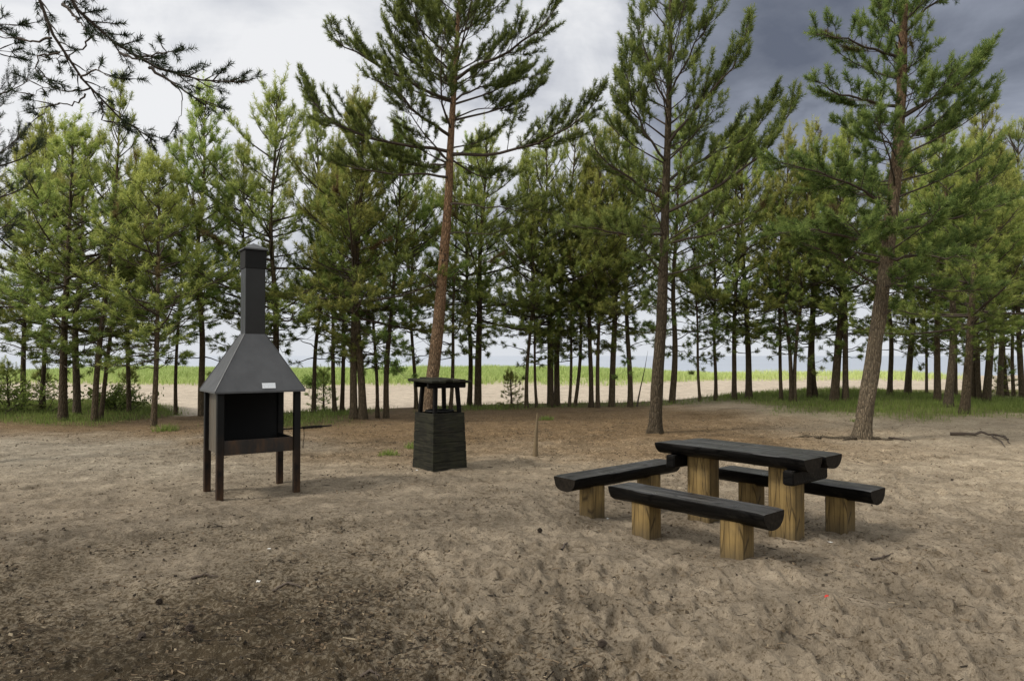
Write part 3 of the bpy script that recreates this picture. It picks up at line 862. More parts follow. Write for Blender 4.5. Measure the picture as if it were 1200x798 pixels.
def big_pine(label, base, Y, axis, r0, bark, needles, limbs, wh, extra=None, twigs=0, roots=None, sides=20, flare=.3, power=.75, k=24, ln=.088, w=.0140, rough=.10, seed=5, tz=None):
    rg = np.random.default_rng(seed)
    x = (base - 600) / F * Y; z = gz(x, Y)
    foot = np.array([x, Y, z])
    ax = axis_px(axis, Y, foot); ax[0] = 0
    zs = np.linspace(0, ax[-1, 2], 60)
    # smooth the hand measured axis
    xs = np.interp(zs, ax[:, 2], ax[:, 0]); ys = np.interp(zs, ax[:, 2], ax[:, 1])
    kk = np.array([1, 2, 3, 2, 1.]) / 9
    xs2 = np.convolve(np.pad(xs, 2, 'edge'), kk, 'valid'); ys2 = np.convolve(np.pad(ys, 2, 'edge'), kk, 'valid')
    xs2[0], ys2[0] = 0, 0
    ax = np.stack([xs2, ys2, zs], -1)
    tb, sh = Tubes(), Shoots()
    for pts, r, kw in limbs:
        P = np.array([at_depth(a, b, Y + c) - foot for a, b, c in pts])
        s0 = on_axis(ax, P[0, 2]); P[0] = s0
        # resample to a smooth polyline
        tt_ = np.linspace(0, 1, len(P)); t9 = np.linspace(0, 1, 10)
        Q = np.stack([np.interp(t9, tt_, P[:, c]) for c in range(3)], -1)
        Q[1:-1] = (Q[:-2] + 2 * Q[1:-1] + Q[2:]) / 4 + rg.normal(0, .025, (8, 3))
        limb(tb, sh, rg, Q, r, 1, **kw)
    tb.add(ax[:50], np.full(50, .008), 4)
    for kw in wh:
        z0, z1 = kw.pop('z'); whorls(tb, sh, rg, ax, z0, z1, kw.pop('H', ax[-1, 2]), **kw)
    if twigs: dead_twigs(tb, sh, rg, ax, *twigs)
    o = empty('pine_tree', foot)
    tag(o, label, 'pine tree')
    link('trunk', trunk_mesh('big_pine_trunk', ax, r0, M[bark], sides, 150, flare=flare, rough=rough, power=power, seed=seed,
                             extra=[(np.array(P), R, n) for P, R, n in extra] if extra else None), o)
    link('branches', tb.mesh('pine_branches', M['twig']), o)
    link('crown', sh.mesh('pine_crown', M[needles], rg, k, ln, w), o)
    print('big pine shoots', len(sh.p))
    return o, foot, ax

# leaning pine with the orange trunk
Y1 = 16.4
K = dict(tmin=.26, side=.40, up=.5, tint=.5, dens=1.6, tufts=1.6)
big_pine('tall pine with a leaning orange trunk rising behind the roofed bin', 501, Y1,
  [(501, 495, 0), (506, 450, 0), (514, 380, 0), (521, 290, 0), (526, 230, 0), (527, 180, 0), (531, 120, 0), (535, 60, 0), (538, 0, 0), (541, -130, 0)],
  .155, 'bark_o', 'hero', [
   ([(527, 181, 0), (560, 182, -.2), (600, 178, -.5), (640, 165, -.8), (670, 148, -1.), (700, 118, -1.1)], .050, dict(K, tmin=.35)),
   ([(527, 178, 0), (490, 172, -.2), (440, 166, -.4), (400, 150, -.6), (378, 135, -.7), (358, 100, -.7)], .048, dict(K, tmin=.35)),
   ([(527, 160, 0), (505, 145, -.5), (478, 122, -1.), (455, 100, -1.3), (430, 90, -1.4)], .045, K),
   ([(532, 95, 0), (556, 76, -.3), (590, 66, -.6), (620, 46, -.9), (642, 22, -1.), (656, 2, -1.)], .045, K),
   ([(530, 118, 0), (495, 104, -.3), (460, 88, -.5), (425, 70, -.7), (398, 50, -.8), (388, 42, -.8)], .045, K),
   ([(460, 88, -.5), (458, 60, -.7), (466, 30, -.8), (474, -4, -.8)], .022, K),
   ([(528, 208, 0), (500, 206, -.5), (460, 204, -1.0), (420, 200, -1.3), (385, 190, -1.4)], .036, dict(K, tmin=.4)),
   ([(528, 240, 0), (545, 238, -.3), (556, 241, -.4), (600, 246, -.6), (650, 252, -.7)], .030, dict(K, tmin=.45)),
   ([(522, 275, 0), (540, 272, -.3), (575, 275, -.5), (610, 262, -.6)], .022, dict(K, tmin=.45)),
   ([(530, 140, 0), (560, 128, .3), (590, 128, .5), (612, 138, .6)], .022, dict(K, tmin=.45)),
   ([(528, 190, 0), (500, 196, 1.), (470, 188, 1.6), (440, 178, 2)], .03, K),
   ([(531, 120, 0), (560, 100, 1.0), (600, 100, 1.5), (640, 85, 1.9)], .03, K),
   ([(516, 340, 0), (500, 322, -.5), (478, 312, -.9), (455, 318, -1.2)], .018, dict(K, tmin=.5)),
   ([(534, 70, 0), (520, 40, .8), (500, 10, 1.2), (480, -20, 1.4)], .03, K),
  ], [dict(z=(6.3, 12.3), spread=2.45, e_lo=.25, e_hi=1.1, gap=.42, n=(3, 5), candle=.4, rscale=.8, tint=.5, dens=1.35, jitter=.45, tufts=1.5)], twigs=(3.0, 6.5, 10, (.3, .9), .2), seed=51, power=1.0)

# tall dark pine behind the table
Y2 = 14.07
K = dict(tmin=.24, side=.38, up=.55, tint=.55, dens=1.5, tufts=1.5)
big_pine('tall straight dark pine standing alone behind the left end of the picnic table', 767, Y2,
  [(767, 508, 0), (770, 450, 0), (775, 380, 0), (778, 300, 0), (780, 230, 0), (783, 150, 0), (785, 70, 0), (786, 0, 0), (787, -90, 0)],
  .120, 'bark_d', 'hero_g', [
   ([(780, 250, 0), (820, 232, -.3), (860, 205, -.6), (895, 180, -.8), (920, 148, -.9), (928, 120, -.9)], .040, K),
   ([(781, 215, 0), (815, 192, .4), (850, 175, .6), (885, 158, .7), (908, 112, .7)], .036, K),
   ([(783, 170, 0), (810, 135, -.4), (840, 100, -.6), (865, 70, -.7), (878, 25, -.8)], .034, K),
   ([(783, 190, 0), (760, 165, -.4), (742, 130, -.6), (734, 95, -.7), (738, 58, -.7)], .030, K),
   ([(781, 235, 0), (750, 218, -.4), (722, 200, -.7), (700, 180, -.8), (690, 150, -.8)], .034, K),
   ([(784, 120, 0), (800, 80, -.3), (822, 45, -.5), (840, 0, -.5)], .028, K),
   ([(779, 275, 0), (740, 275, -.5), (700, 268, -.9), (660, 262, -1.)], .032, dict(K, tmin=.35, up=.35)),
   ([(779, 285, 0), (820, 278, -.6), (865, 262, -.9), (898, 240, -1.)], .032, dict(K, tmin=.35, up=.4)),
   ([(784, 130, 0), (768, 90, -.3), (752, 50, -.5), (750, 10, -.5)], .026, K),
  ], [dict(z=(3.3, 10.3), rscale=.75, candle=.5, spread=2.0, shape=.65, e_lo=.15, e_hi=1.12, gap=.44, n=(3, 4), tint=.5, dens=1.25, jitter=.45, curl=.45, tufts=1.45)],
  twigs=(2.2, 4.2, 8, (.3, .9), .3), seed=62, power=.8)

# big leaning pine at the right
Y3 = 13.2
K = dict(tmin=.20, side=.40, up=.3, tint=.5, dens=1.5, tufts=1.5)
def at3(px, py, dy=0.0):
    x = (1008 - 600) / F * Y3
    return at_depth(px, py, Y3 + dy) - np.array([x, Y3, gz(x, Y3)])
ROOT3 = empty  # placeholder name kept local
t3, foot3, ax3 = big_pine('big leaning pine with flaky grey trunk and bare roots at right', 1008, Y3,
  [(1008, 514, 0), (1014, 480, 0), (1025, 410, 0), (1037, 320, 0), (1044, 260, 0), (1051, 190, 0), (1056, 120, 0), (1058, 50, 0), (1060, 0, 0), (1064, -90, 0)],
  .140, 'bark_g', 'hero_g', [
   ([(1056, 125, 0), (1020, 118, -.4), (985, 110, -.7), (955, 95, -.8), (940, 40, -.8)][:4], .036, K),
   ([(1055, 140, 0), (1090, 118, -.4), (1125, 100, -.6), (1160, 55, -.7)], .036, K),
   ([(1058, 70, 0), (1025, 58, -.3), (990, 48, -.5), (955, 40, -.6)], .032, K),
   ([(1053, 170, 0), (1090, 150, .4), (1120, 120, .6), (1150, 110, .7)], .030, K),
   ([(1045, 245, 0), (1010, 222, -.6), (960, 200, -.9), (905, 190, -1.)], .034, K),
   ([(1059, 40, 0), (1085, 10, -.3), (1120, -10, -.5), (1160, -10, -.6)], .03, K),
   ([(1042, 270, 0), (1090, 262, -.6), (1140, 250, -1.), (1180, 240, -1.1)], .034, K),
   ([(1042, 280, 0), (1000, 278, -.7), (955, 270, -1.0), (905, 275, -1.2)], .034, dict(K, up=.2)),
   ([(1040, 300, 0), (1070, 300, -.8), (1110, 305, -1.3), (1140, 300, -1.5)], .028, dict(K, up=.2)),
  ], [dict(z=(3.0, 9.4), rscale=.75, candle=.3, spread=2.25, e_lo=.0, e_hi=.80, gap=.42, n=(3, 5), tint=.52, dens=1.3, jitter=.45, curl=.35, tufts=1.5)],
  twigs=(2.2, 3.4, 5, (.4, 1.0), .5), seed=73, flare=.32, power=.5, rough=.16, sides=26,
  extra=[([at3(1009, 490), at3(1016, 450, -.02), at3(1023, 400, -.03), at3(1028, 360, -.02), at3(1031, 325, .0)], [.105, .10, .092, .08, .03], 14)])
# its surface roots
for pts, r in (([(1000, 512, -.1), (975, 515, -.1), (950, 512, -.15), (920, 509, 0.1)], .045), ([(1018, 512, -.1), (1040, 514, -.1), (1062, 512, 0)], .035), ([(1004, 516, -.1), (990, 524, -.3), (978, 530, -.6)], .035)):
    P = []
    for i, (a, b, c) in enumerate(pts):
        Yp = Y3 + c; xx = (a - 600) / F * Yp
        P.append(np.array([xx, Yp, gz(xx, Yp) + (.02 if i < len(pts) - 1 else -.03)]) - foot3)
    P = np.array(P); t5 = np.linspace(0, 1, 9); q0 = np.linspace(0, 1, len(P))
    Q = np.stack([np.interp(t5, q0, P[:, c]) for c in range(3)], -1) + rng.normal(0, .012, (9, 3))
    tb = Tubes(); tb.add(Q, r * np.linspace(1, .3, 9), 7)
    link('root', tb.mesh('pine_root', M['bark_g']), t3)

# overhanging pine, its trunk off to the left of the frame
def overhang():
    rg = np.random.default_rng(88)
    foot = np.array([-6.4, 5.4, 0.0]); foot[2] = float(macro(-6.4, 5.4))
    ax = wobble_axis(rg, 9.5, .05)
    tb, sh = Tubes(), Shoots()
    def L(pts, r, first=None, **kw):
        P = np.array([at_depth(a, b, c) - foot for a, b, c in pts])
        if first is not None: P = np.concatenate([[on_axis(ax, first)], P])
        q0 = np.concatenate([[0], np.cumsum(np.linalg.norm(np.diff(P, axis=0), axis=1))]); q0 /= q0[-1]
        t = np.linspace(0, 1, 16)
        Q = np.stack([np.interp(t, q0, P[:, c]) for c in range(3)], -1)
        Q[1:-1] = (Q[:-2] + 2 * Q[1:-1] + Q[2:]) / 4 + rg.normal(0, .007, (14, 3))
        limb(tb, sh, rg, Q, r, 1, **kw)
    K = dict(side=.17, up=.10, tint=.4, dens=2.0, fine=1.0, shoot=(.05, .09))
    KR = dict(side=.105, up=.25, tint=.4, dens=2.8, fine=1.3, shoot=(.05, .10)); KL = dict(side=.05, up=.0, tint=.4, dens=2.1, fine=.95, shoot=(.05, .09))
    # right hand limb: enters at the top near x=75 and ends near (285,100)
    L([(20, -120, 5.2), (75, 0, 5.4), (105, 35, 5.5), (140, 62, 5.6), (175, 80, 5.7), (215, 92, 5.8), (250, 100, 5.9), (287, 97, 6.0)], .034, 6.6, tmin=.64, **KR)
    L([(140, 62, 5.6), (165, 72, 5.4), (185, 62, 5.3), (205, 60, 5.2)], .012, tmin=.3, **K)
    L([(175, 80, 5.7), (205, 100, 5.6), (235, 118, 5.6), (258, 125, 5.7)], .014, tmin=.3, **K)
    L([(190, 86, 5.7), (212, 108, 5.8), (214, 128, 5.8), (206, 152, 5.8)], .007, tmin=.8, **K)
    L([(75, 5, 5.4), (88, 20, 5.3), (100, 36, 5.2)], .014, tmin=.97, side=.02, up=0, tint=.3)
    L([(110, 42, 5.5), (95, 58, 5.6), (80, 66, 5.6), (60, 70, 5.7)], .009, tmin=.35, **K)
    # left hand limb: enters at the top near x=40 and runs down to (180,165)
    L([(25, -110, 4.9), (40, 0, 5.0), (60, 50, 5.1), (85, 82, 5.2), (110, 108, 5.3), (140, 150, 5.5), (182, 166, 5.7)], .032, 6.2, tmin=.70, **KL)
    L([(60, 45, 5.1), (35, 50, 5.2), (12, 44, 5.3), (-15, 40, 5.4)], .010, tmin=.3, **K)
    L([(70, 62, 5.1), (45, 66, 5.0), (40, 82, 5.0), (60, 95, 5.0)], .008, tmin=.4, **K)
    L([(95, 92, 5.2), (110, 80, 5.1), (130, 92, 5.0), (142, 90, 5.0)], .009, tmin=.35, **K)
    L([(105, 104, 5.3), (80, 108, 5.4), (55, 100, 5.5), (38, 112, 5.6)], .008, tmin=.45, **K)
    L([(100, 110, 5.3), (90, 122, 5.3), (60, 122, 5.3), (44, 135, 5.3)], .008, tmin=.4, **K)
    L([(120, 120, 5.4), (118, 140, 5.4), (138, 148, 5.5), (150, 152, 5.5)], .008, tmin=.4, **K)
    # left edge clumps
    L([(-90, 10, 5.2), (-30, 30, 5.3), (5, 28, 5.4), (28, 30, 5.5)], .018, 5.4, tmin=.6, **K)
    L([(-90, 60, 5.2), (-30, 55, 5.3), (0, 60, 5.4), (20, 62, 5.5)], .014, 4.9, tmin=.6, **K)
    whorls(tb, sh, rg, ax, 6.0, 9.2, 9.5, spread=1.9, e_lo=.2, gap=.55, n=(3, 4), tint=.4, az_ok=lambda a, z: math.cos(a) < .2)
    o = empty('pine_tree', foot)
    tag(o, 'dark pine branches hanging into the upper left corner from a trunk outside the frame', 'pine tree')
    link('trunk', trunk_mesh('overhang_trunk', ax, .16, M['bark'], 14), o)
    link('branches', tb.mesh('pine_branches', M['twig']), o)
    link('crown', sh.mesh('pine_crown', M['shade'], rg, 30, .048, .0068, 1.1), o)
overhang()

def edge_pine():
    rg = np.random.default_rng(99)
    Y = 10.5; x = (-58 - 600) / F * Y
    foot = np.array([x, Y, float(macro(x, Y))])
    ax = wobble_axis(rg, 7.6, .06)
    tb, sh = Tubes(), Shoots()
    whorls(tb, sh, rg, ax, 2.6, 7.2, 7.6, spread=1.6, e_lo=.15, gap=.42, n=(3, 5), tint=.42, jitter=.5, dens=1.4, fine=1.2)
    o = empty('pine_tree', foot)
    tag(o, 'dark pine at the left edge with only its branch tips in the frame', 'pine tree')
    link('trunk', trunk_mesh('edge_trunk', ax, .11, M['bark'], 12), o)
    link('branches', tb.mesh('pine_branches', M['twig']), o)
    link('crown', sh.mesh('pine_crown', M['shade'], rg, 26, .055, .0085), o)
edge_pine()

# ----------------------------------------------------------------- grass, shrubs, litter
def blades(name, X, Y, hgt, wid, material, rg, tint, lean=.45):
    n = len(X); Z = gz_np(X, Y)
    a = rg.uniform(0, 6.28, n); b = rg.uniform(0, 6.28, n)
    l = lean * rg.random(n)
    P = np.stack([X, Y, Z - .02], -1)
    w = np.stack([np.cos(a), np.sin(a), 0 * a], -1) * (wid / 2)[:, None]
    dirn = np.stack([np.cos(b), np.sin(b), 0 * b], -1)
    mid = P + np.stack([0 * a, 0 * a, hgt * .55], -1) + dirn * (hgt * l * .3)[:, None]
    tip = P + np.stack([0 * a, 0 * a, hgt * (1 - .3 * l)], -1) + dirn * (hgt * l)[:, None]
    v = np.stack([P - w, P + w, mid - w * .7, mid + w * .7, tip], 1).reshape(-1, 3)
    k = np.arange(n)[:, None] * 5
    me = np_mesh(name, v, [k + np.array([[0, 1, 3, 2]]), k + np.array([[2, 3, 4]])], material, False, {'tint': np.repeat(np.clip(tint, 0, 1), 5)})
    return link(name, me)

rg = np.random.default_rng(17)
n = 420000
th = rg.uniform(math.radians(-41), math.radians(41), n); r = np.sqrt(rg.uniform(14 ** 2, 30 ** 2, n))
X, Y = r * np.sin(th), r * np.cos(th)
keep = rg.random(n) < green_zone(X, Y) ** 1.5 * .55 * (.35 + 1.3 * np.clip(fbm(X / .5, Y / .5, 3, 111) + .5, 0, 1) ** 2)
X, Y = X[keep], Y[keep]
print('grass', len(X))
gh = rg.uniform(.05, .19, len(X)) * (1 + .25 * sstep(8, 11, X))
go = blades('grass', X, Y, gh, np.full(len(X), .012), M['grass'], rg, rg.normal(.45, .22, len(X)) + .25 * fbm(X / 2, Y / 2, 2, 5))
tag(go, 'short green grass growing between the trunks on the forest edge', 'grass', kind='stuff')

n = 230000
X = rg.uniform(-46, 42, n); Y = rg.uniform(50, 74, n)
dens = sstep(50, 56, Y - 9 * sstep(6, 18, X) + 3 * fbm(X / 4, Y / 4, 3, 81)) * (0.25 + .75 * sstep(27, 12, X)) * 2.4 * np.clip(fbm(X / 3.0, Y / 2.4, 4, 121) * 1.3 + .58, 0, 1) ** 1.6
keep = (rg.random(n) < dens * .8); X, Y = X[keep], Y[keep]
print('dune', len(X))
gh = rg.uniform(.30, .70, len(X)) * (.55 + .9 * np.clip(fbm(X / 3, Y / 3, 2, 131) + .5, 0, 1))
do = blades('dune_grass', X, Y, gh, np.full(len(X), .055), M['dune'], rg, rg.normal(.5, .25, len(X)) + .5 * sstep(5, 25, X), lean=.7)
tag(do, 'bright yellow green dune grass on the far side of the pale beach', 'dune grass', kind='stuff')

def leafy_shrub(px, d, base_py, w, h, label, n=900, material='leafy', seed=0):
    rg = np.random.default_rng(300 + seed)
    x = (px - 600) / F * d; z = float(gz_np(np.array([x]), np.array([d]))[0])
    o = empty('shrub', (x, d, z)); tag(o, label, 'shrub')
    tb = Tubes(); P = []
    for k in range(16):
        a = rg.uniform(0, 6.28); e = rg.uniform(.7, 1.4); L = h * rg.uniform(.6, 1.05)
        pts = curve_branch((rg.normal(0, .1 * w), rg.normal(0, .1 * w), -.02), a, e, L, -.3, rg, 6)
        pts[:, :2] *= (w / h) * .8
        tb.add(pts, np.linspace(.014, .004, 6), 4)
        for q in range(n // 16):
            k2 = rg.uniform(1.5, 5); i = int(k2); i = min(i, 4); f = k2 - i
            P.append(pts[i] * (1 - f) + pts[min(i + 1, 5)] * f + rg.normal(0, .09 * h, 3))
    P = np.array(P); P[:, 2] = np.maximum(P[:, 2], .02); m = len(P)
    d1 = rg.normal(0, 1, (m, 3)); d1 /= np.linalg.norm(d1, axis=1, keepdims=True)
    d2 = np.cross(d1, rg.normal(0, 1, (m, 3))); d2 /= np.linalg.norm(d2, axis=1, keepdims=True)
    s = rg.uniform(.035, .065, (m, 1)) * max(1, d / 22) ** .5
    v = np.stack([P - d1 * s, P + d2 * s * .5, P + d1 * s, P - d2 * s * .5], 1).reshape(-1, 3)
    f = np.arange(4 * m).reshape(-1, 4)
    link('stems', tb.mesh('shrub_stems', M['twig']), o)
    link('foliage', np_mesh('shrub_foliage', v, [f], M[material], False, {'tint': np.repeat(np.clip(rg.normal(.45, .22, m) + .3 * (P[:, 2] / h - .5), 0, 1), 4)}), o)
leafy_shrub(368, 46, 450, 1.9, 1.35, 'bright green round shrub at the far dune right of the grill hood', 1600, seed=1)
leafy_shrub(462, 56, 450, 1.8, 1.6, 'bright green shrub in the dune grass left of the leaning orange trunk', 1400, seed=2)
leafy_shrub(135, 20.5, 478, 1.5, .85, 'pale green leafy bush behind the left trunks beside the sand path', 1500, 'grass', seed=3)
leafy_shrub(20, 19.5, 484, 2.3, 1.25, 'dark leafy bush low at the left edge of the picture', 1500, 'grass', seed=4)

# small tufts standing alone on the bare ground
for (px, py, lab, s) in [(195, 503, 'rounded grey green grass tuft in front of the young pine left of the grill', 1.2),
                         (488, 523, 'small yellow green grass tuft directly left of the roofed bin', 1.0),
                         (456, 532, 'sparse low grass tuft between grill and roofed bin', .8),
                         (640, 492, 'flat patch of low grass behind the stake', .9),
                         (1003, 497, 'thin grass tuft just behind the big leaning pine root', .7)]:
    d = 1280 / (py - 417); x = (px - 600) / F * d
    m = int(240 * s); q_ = .22 * s * rg.random(m) ** .7; a_ = rg.uniform(0, 6.283, m); X = x + q_ * np.cos(a_); Y = d + q_ * np.sin(a_)
    t = blades('grass_tuft', X, Y, rg.uniform(.05, .19, m) * s, np.full(m, .010), M['grass'], rg, rg.normal(.6, .2, m), .8)
    tag(t, lab, 'grass tuft', 'grass tufts on the bare ground')

# needle litter, bark chips and twig crumbs lying on the sand: one uncountable carpet
def litter():
    rg = np.random.default_rng(23)
    n = 260000
    th = rg.uniform(math.radians(-42), math.radians(42), n); r = 2.3 + 15.5 * rg.random(n) ** 1.25
    X, Y = r * np.sin(th), r * np.cos(th)
    clump = np.clip(fbm(X / .35, Y / .35, 3, 141) * 2.2 + .45, 0, 1) ** 1.5
    pr = (0.75 * litter_shade_zone(X, Y) + .35 * floor_zone(X, Y) + .13) * clump
    keep = rg.random(n) < pr
    X, Y = X[keep], Y[keep]; n = len(X)
    print('litter', n)
    Z = gz_np(X, Y) + .004
    a = rg.uniform(0, 6.28, n); kind = rg.random(n)
    big = kind > .975; chip = (kind > .82) & ~big
    L = np.where(big, rg.uniform(.04, .11, n), np.where(chip, rg.uniform(.010, .026, n), rg.uniform(.02, .05, n)))
    W = np.where(big, rg.uniform(.004, .007, n), np.where(chip, rg.uniform(.006, .014, n), rg.uniform(.0020, .0035, n)))
    D = np.stack([np.cos(a), np.sin(a), rg.normal(0, .12, n)], -1) * (L / 2)[:, None]
    Wv = np.stack([-np.sin(a), np.cos(a), rg.normal(0, .15, n)], -1) * (W / 2)[:, None]
    P = np.stack([X, Y, Z + W * .4], -1)
    rise = np.stack([0 * a, 0 * a, W * .6], -1)
    v = np.stack([P - D - Wv - rise, P - D * .9 + rise, P - D + Wv - rise, P + D - Wv - rise, P + D * .95 + rise, P + D + Wv - rise], 1).reshape(-1, 3)
    k = np.arange(n)[:, None] * 6
    pal = np.array([[.16, .120, .078], [.075, .058, .040], [.27, .22, .15], [.040, .033, .026], [.11, .078, .050]])
    c = pal[rg.choice(5, n, p=[.22, .33, .08, .25, .12])] * rg.uniform(.7, 1.25, (n, 1))
    me = np_mesh('needle_litter', v, [k + np.array([[0, 1, 4, 3]]), k + np.array([[1, 2, 5, 4]])], M['litter'], False, None, {'col': np.repeat(c, 6, 0)})
    o = link('needle_litter', me)
    tag(o, 'fallen brown pine needles, bark chips and twig crumbs strewn on the sand', 'litter', kind='stuff')
litter()

# ----------------------------------------------------------------- box and plank helpers
class MB:
    def __init__(s): s.v = []; s.f = {}; s.n = 0
    def poly(s, verts, faces):
        for f in faces: s.f.setdefault(len(f), []).append([i + s.n for i in f])
        s.v += [tuple(map(float, p)) for p in verts]; s.n += len(verts)
    def box(s, c, size, rot=None, taper=1.0, bev=0.0):
        hx, hy, hz = (k / 2 for k in size)
        b = min(bev, hx * .9, hy * .9, hz * .9)
        P = []; 
        if b <= 0:
            for z, k in ((-hz, 1.0), (hz, taper)):
                P += [(-hx * k, -hy * k, z), (hx * k, -hy * k, z), (hx * k, hy * k, z), (-hx * k, hy * k, z)]
            Fc = [(0, 3, 2, 1), (4, 5, 6, 7), (0, 1, 5, 4), (1, 2, 6, 5), (2, 3, 7, 6), (3, 0, 4, 7)]
        else:   # octagonal rings with bevelled edges
            def ring(z, k, ins):
                x, y = hx * k - ins, hy * k - ins
                q = b
                return [(-x + q, -y, z), (x - q, -y, z), (x, -y + q, z), (x, y - q, z), (x - q, y, z), (-x + q, y, z), (-x, y - q, z), (-x, -y + q, z)]
            rings = [ring(-hz, 1, b * .8), ring(-hz + b, 1, 0), ring(hz - b, taper, 0), ring(hz, taper, b * .8)]
            for r_ in rings: P += r_
            Fc = [tuple(reversed(range(8))), tuple(range(24, 32))]
            for i in range(3):
                for j in range(8): Fc.append((i * 8 + j, i * 8 + (j + 1) % 8, (i + 1) * 8 + (j + 1) % 8, (i + 1) * 8 + j))
        R = rot or Matrix.Identity(3)
        P = [R @ Vector(p) + Vector(c) for p in P]
        s.poly(P, Fc); return s
    def quad(s, a, b, c, d): s.poly([a, b, c, d], [(0, 1, 2, 3)]); return s
    def bar(s, a, b, w, h, bev=0.0):
        a = Vector(a); b = Vector(b); d = b - a
        z = d.normalized(); x = z.cross(Vector((0, 0, 1)) if abs(z.z) < .9 else Vector((0, 1, 0))).normalized(); y = z.cross(x)
        s.box((a + b) / 2, (w, h, d.length), Matrix((x, y, z)).transposed(), bev=bev); return s
    def build(s, name, material, parent=None, smooth=False, **kw):
        me = np_mesh(name, np.array(s.v), [np.array(x) for x in s.f.values()], material, smooth)
        return link(name, me, parent, **kw)

def halflog(L, w, h, seed, name, parent, loc, rot=(0, 0, 0)):
    """half log, flat side up (z=0 top), along local x; the sawn ends are a second material"""
    n = 18; m = 28
    rr_ = np.random.default_rng(seed)
    xs = np.linspace(-L / 2, L / 2, m)
    prof = []
    bevel = .007
    for k in range(n + 1):
        a = PI + PI * k / n
        cs, sn = math.cos(a), math.sin(a)
        prof.append((math.copysign(abs(cs) ** .90, cs) * w / 2, -abs(sn) ** .92 * h))
    prof = [( -w / 2 + bevel, 0)] + [(p[0], min(p[1], -bevel)) if abs(p[1]) < bevel else p for p in prof] + [(w / 2 - bevel, 0)]
    prof = np.array(prof); K = len(prof)
    V_ = []
    bow = rr_.normal(0, .0008, 3)
    for i, x in enumerate(xs):
        t = x / L
        s = 1 + .012 * math.sin(5 * t + seed) + .006 * math.sin(13 * t + 2 * seed)
        nz = fbm(np.full(K, x * 5.0), np.arange(K) * .45, 3, seed) * .009
        p = prof.copy(); p[1:-1] *= (1 + nz[1:-1] / .1)[:, None] * np.array([s, s]); p[:, 1] = np.minimum(p[:, 1], 0)
        e = 1 if 0 < i < m - 1 else .965
        V_ += [(x, q[0] * e + bow[0] * math.sin(t * 6), q[1] * e - (.006 if e < 1 else 0) + bow[1] * math.cos(t * 5)) for q in p]
    xs_end = [(-L / 2 - .008), (L / 2 + .008)]
    F4 = []
    for i in range(m - 1):
        for k in range(K):
            k2 = (k + 1) % K
            F4.append((i * K + k, i * K + k2, (i + 1) * K + k2, (i + 1) * K + k))
    me = bpy.data.meshes.new(name)
    ends = [tuple(range(K)), tuple(reversed(range((m - 1) * K, m * K)))]
    me.from_pydata(V_, [], [tuple(reversed(f)) for f in F4] + [tuple(reversed(e)) for e in ends])
    me.materials.append(M['black']); me.materials.append(M['end'])
    for p in me.polygons:
        p.use_smooth = len(p.vertices) == 4
    me.polygons[-1].material_index = 1; me.polygons[-2].material_index = 1
    # keep the top and end edges crisp
    me.set_sharp_from_angle(angle=math.radians(38))
    return link(name, me, parent, loc, rot)

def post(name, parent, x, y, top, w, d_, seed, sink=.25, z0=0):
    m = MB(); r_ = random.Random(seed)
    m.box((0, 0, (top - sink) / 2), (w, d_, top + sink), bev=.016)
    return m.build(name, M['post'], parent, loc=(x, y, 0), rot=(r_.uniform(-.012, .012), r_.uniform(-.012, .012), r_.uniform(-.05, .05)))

def bench(center, direction, L, z, label, seed):
    c = center; ang = math.atan2(direction[1], direction[0])
    g = gz(*c)
    o = empty('log_bench', (c[0], c[1], 0), (0, 0, ang))
    tag(o, label, 'bench', 'half log benches round the picnic table')
    halflog(L, .305, .138, seed, 'seat', o, (0, 0, z), (0, random.Random(seed).uniform(-.01, .01), 0))
    for s in (-.445, .445): post('leg', o, s, 0, z - .07, .20, .185, seed + int(s * 100))
    return o
bench(B_NEAR, U, 1.52, .435, 'black half log bench on two square posts, nearest to the camera', 3)
bench(B_FAR, U, 1.56, .435, 'black half log bench on the far right side of the table', 5)
bench(B_LEFT + V * .05, V, 1.66, .435, 'black half log bench standing crosswise at the left end of the table', 8)

o = empty('picnic_table', (TABLE[0], TABLE[1], 0), (0, 0, math.atan2(U[1], U[0])))
tag(o, 'low picnic table of two black half logs on thick square posts', 'picnic table')
halflog(1.50, .315, .118, 12, 'top_log', o, (-.01, -.150, .765))
halflog(1.46, .315, .118, 15, 'top_log', o, (.03, .166, .763), (0, 0, .008))
for s in (-.42, .42):
    post('leg', o, s, 0, .66, .24, .20, 31 + int(s * 10))
    m = MB(); m.box((0, 0, 0), (.10, .60, .12), bev=.012)
    m.build('cross_beam', M['black'], o, loc=(s + (.172 if s > 0 else -.172), .01, .592))

# ----------------------------------------------------------------- grill
ang = math.atan2(GR_A[1], GR_A[0])
g0 = gz(*GRILL)
gr = empty('barbecue_grill', (GRILL[0], GRILL[1], 0), (0, 0, ang))
tag(gr, 'tall dark grey metal barbecue grill with tapered hood and square chimney', 'grill')
W2, D2 = .43, .34           # half spans between leg centres
ZH, ZC, ZT = 1.185, 1.86, 2.64
lw = .075
for sx in (-1, 1):
    for sy in (-1, 1):
        m = MB(); m.box((0, 0, (ZH - .25) / 2), (lw, lw, ZH + .23), bev=.006)
        m.build('leg', M['leg'], gr, loc=(sx * W2, sy * D2, 0))
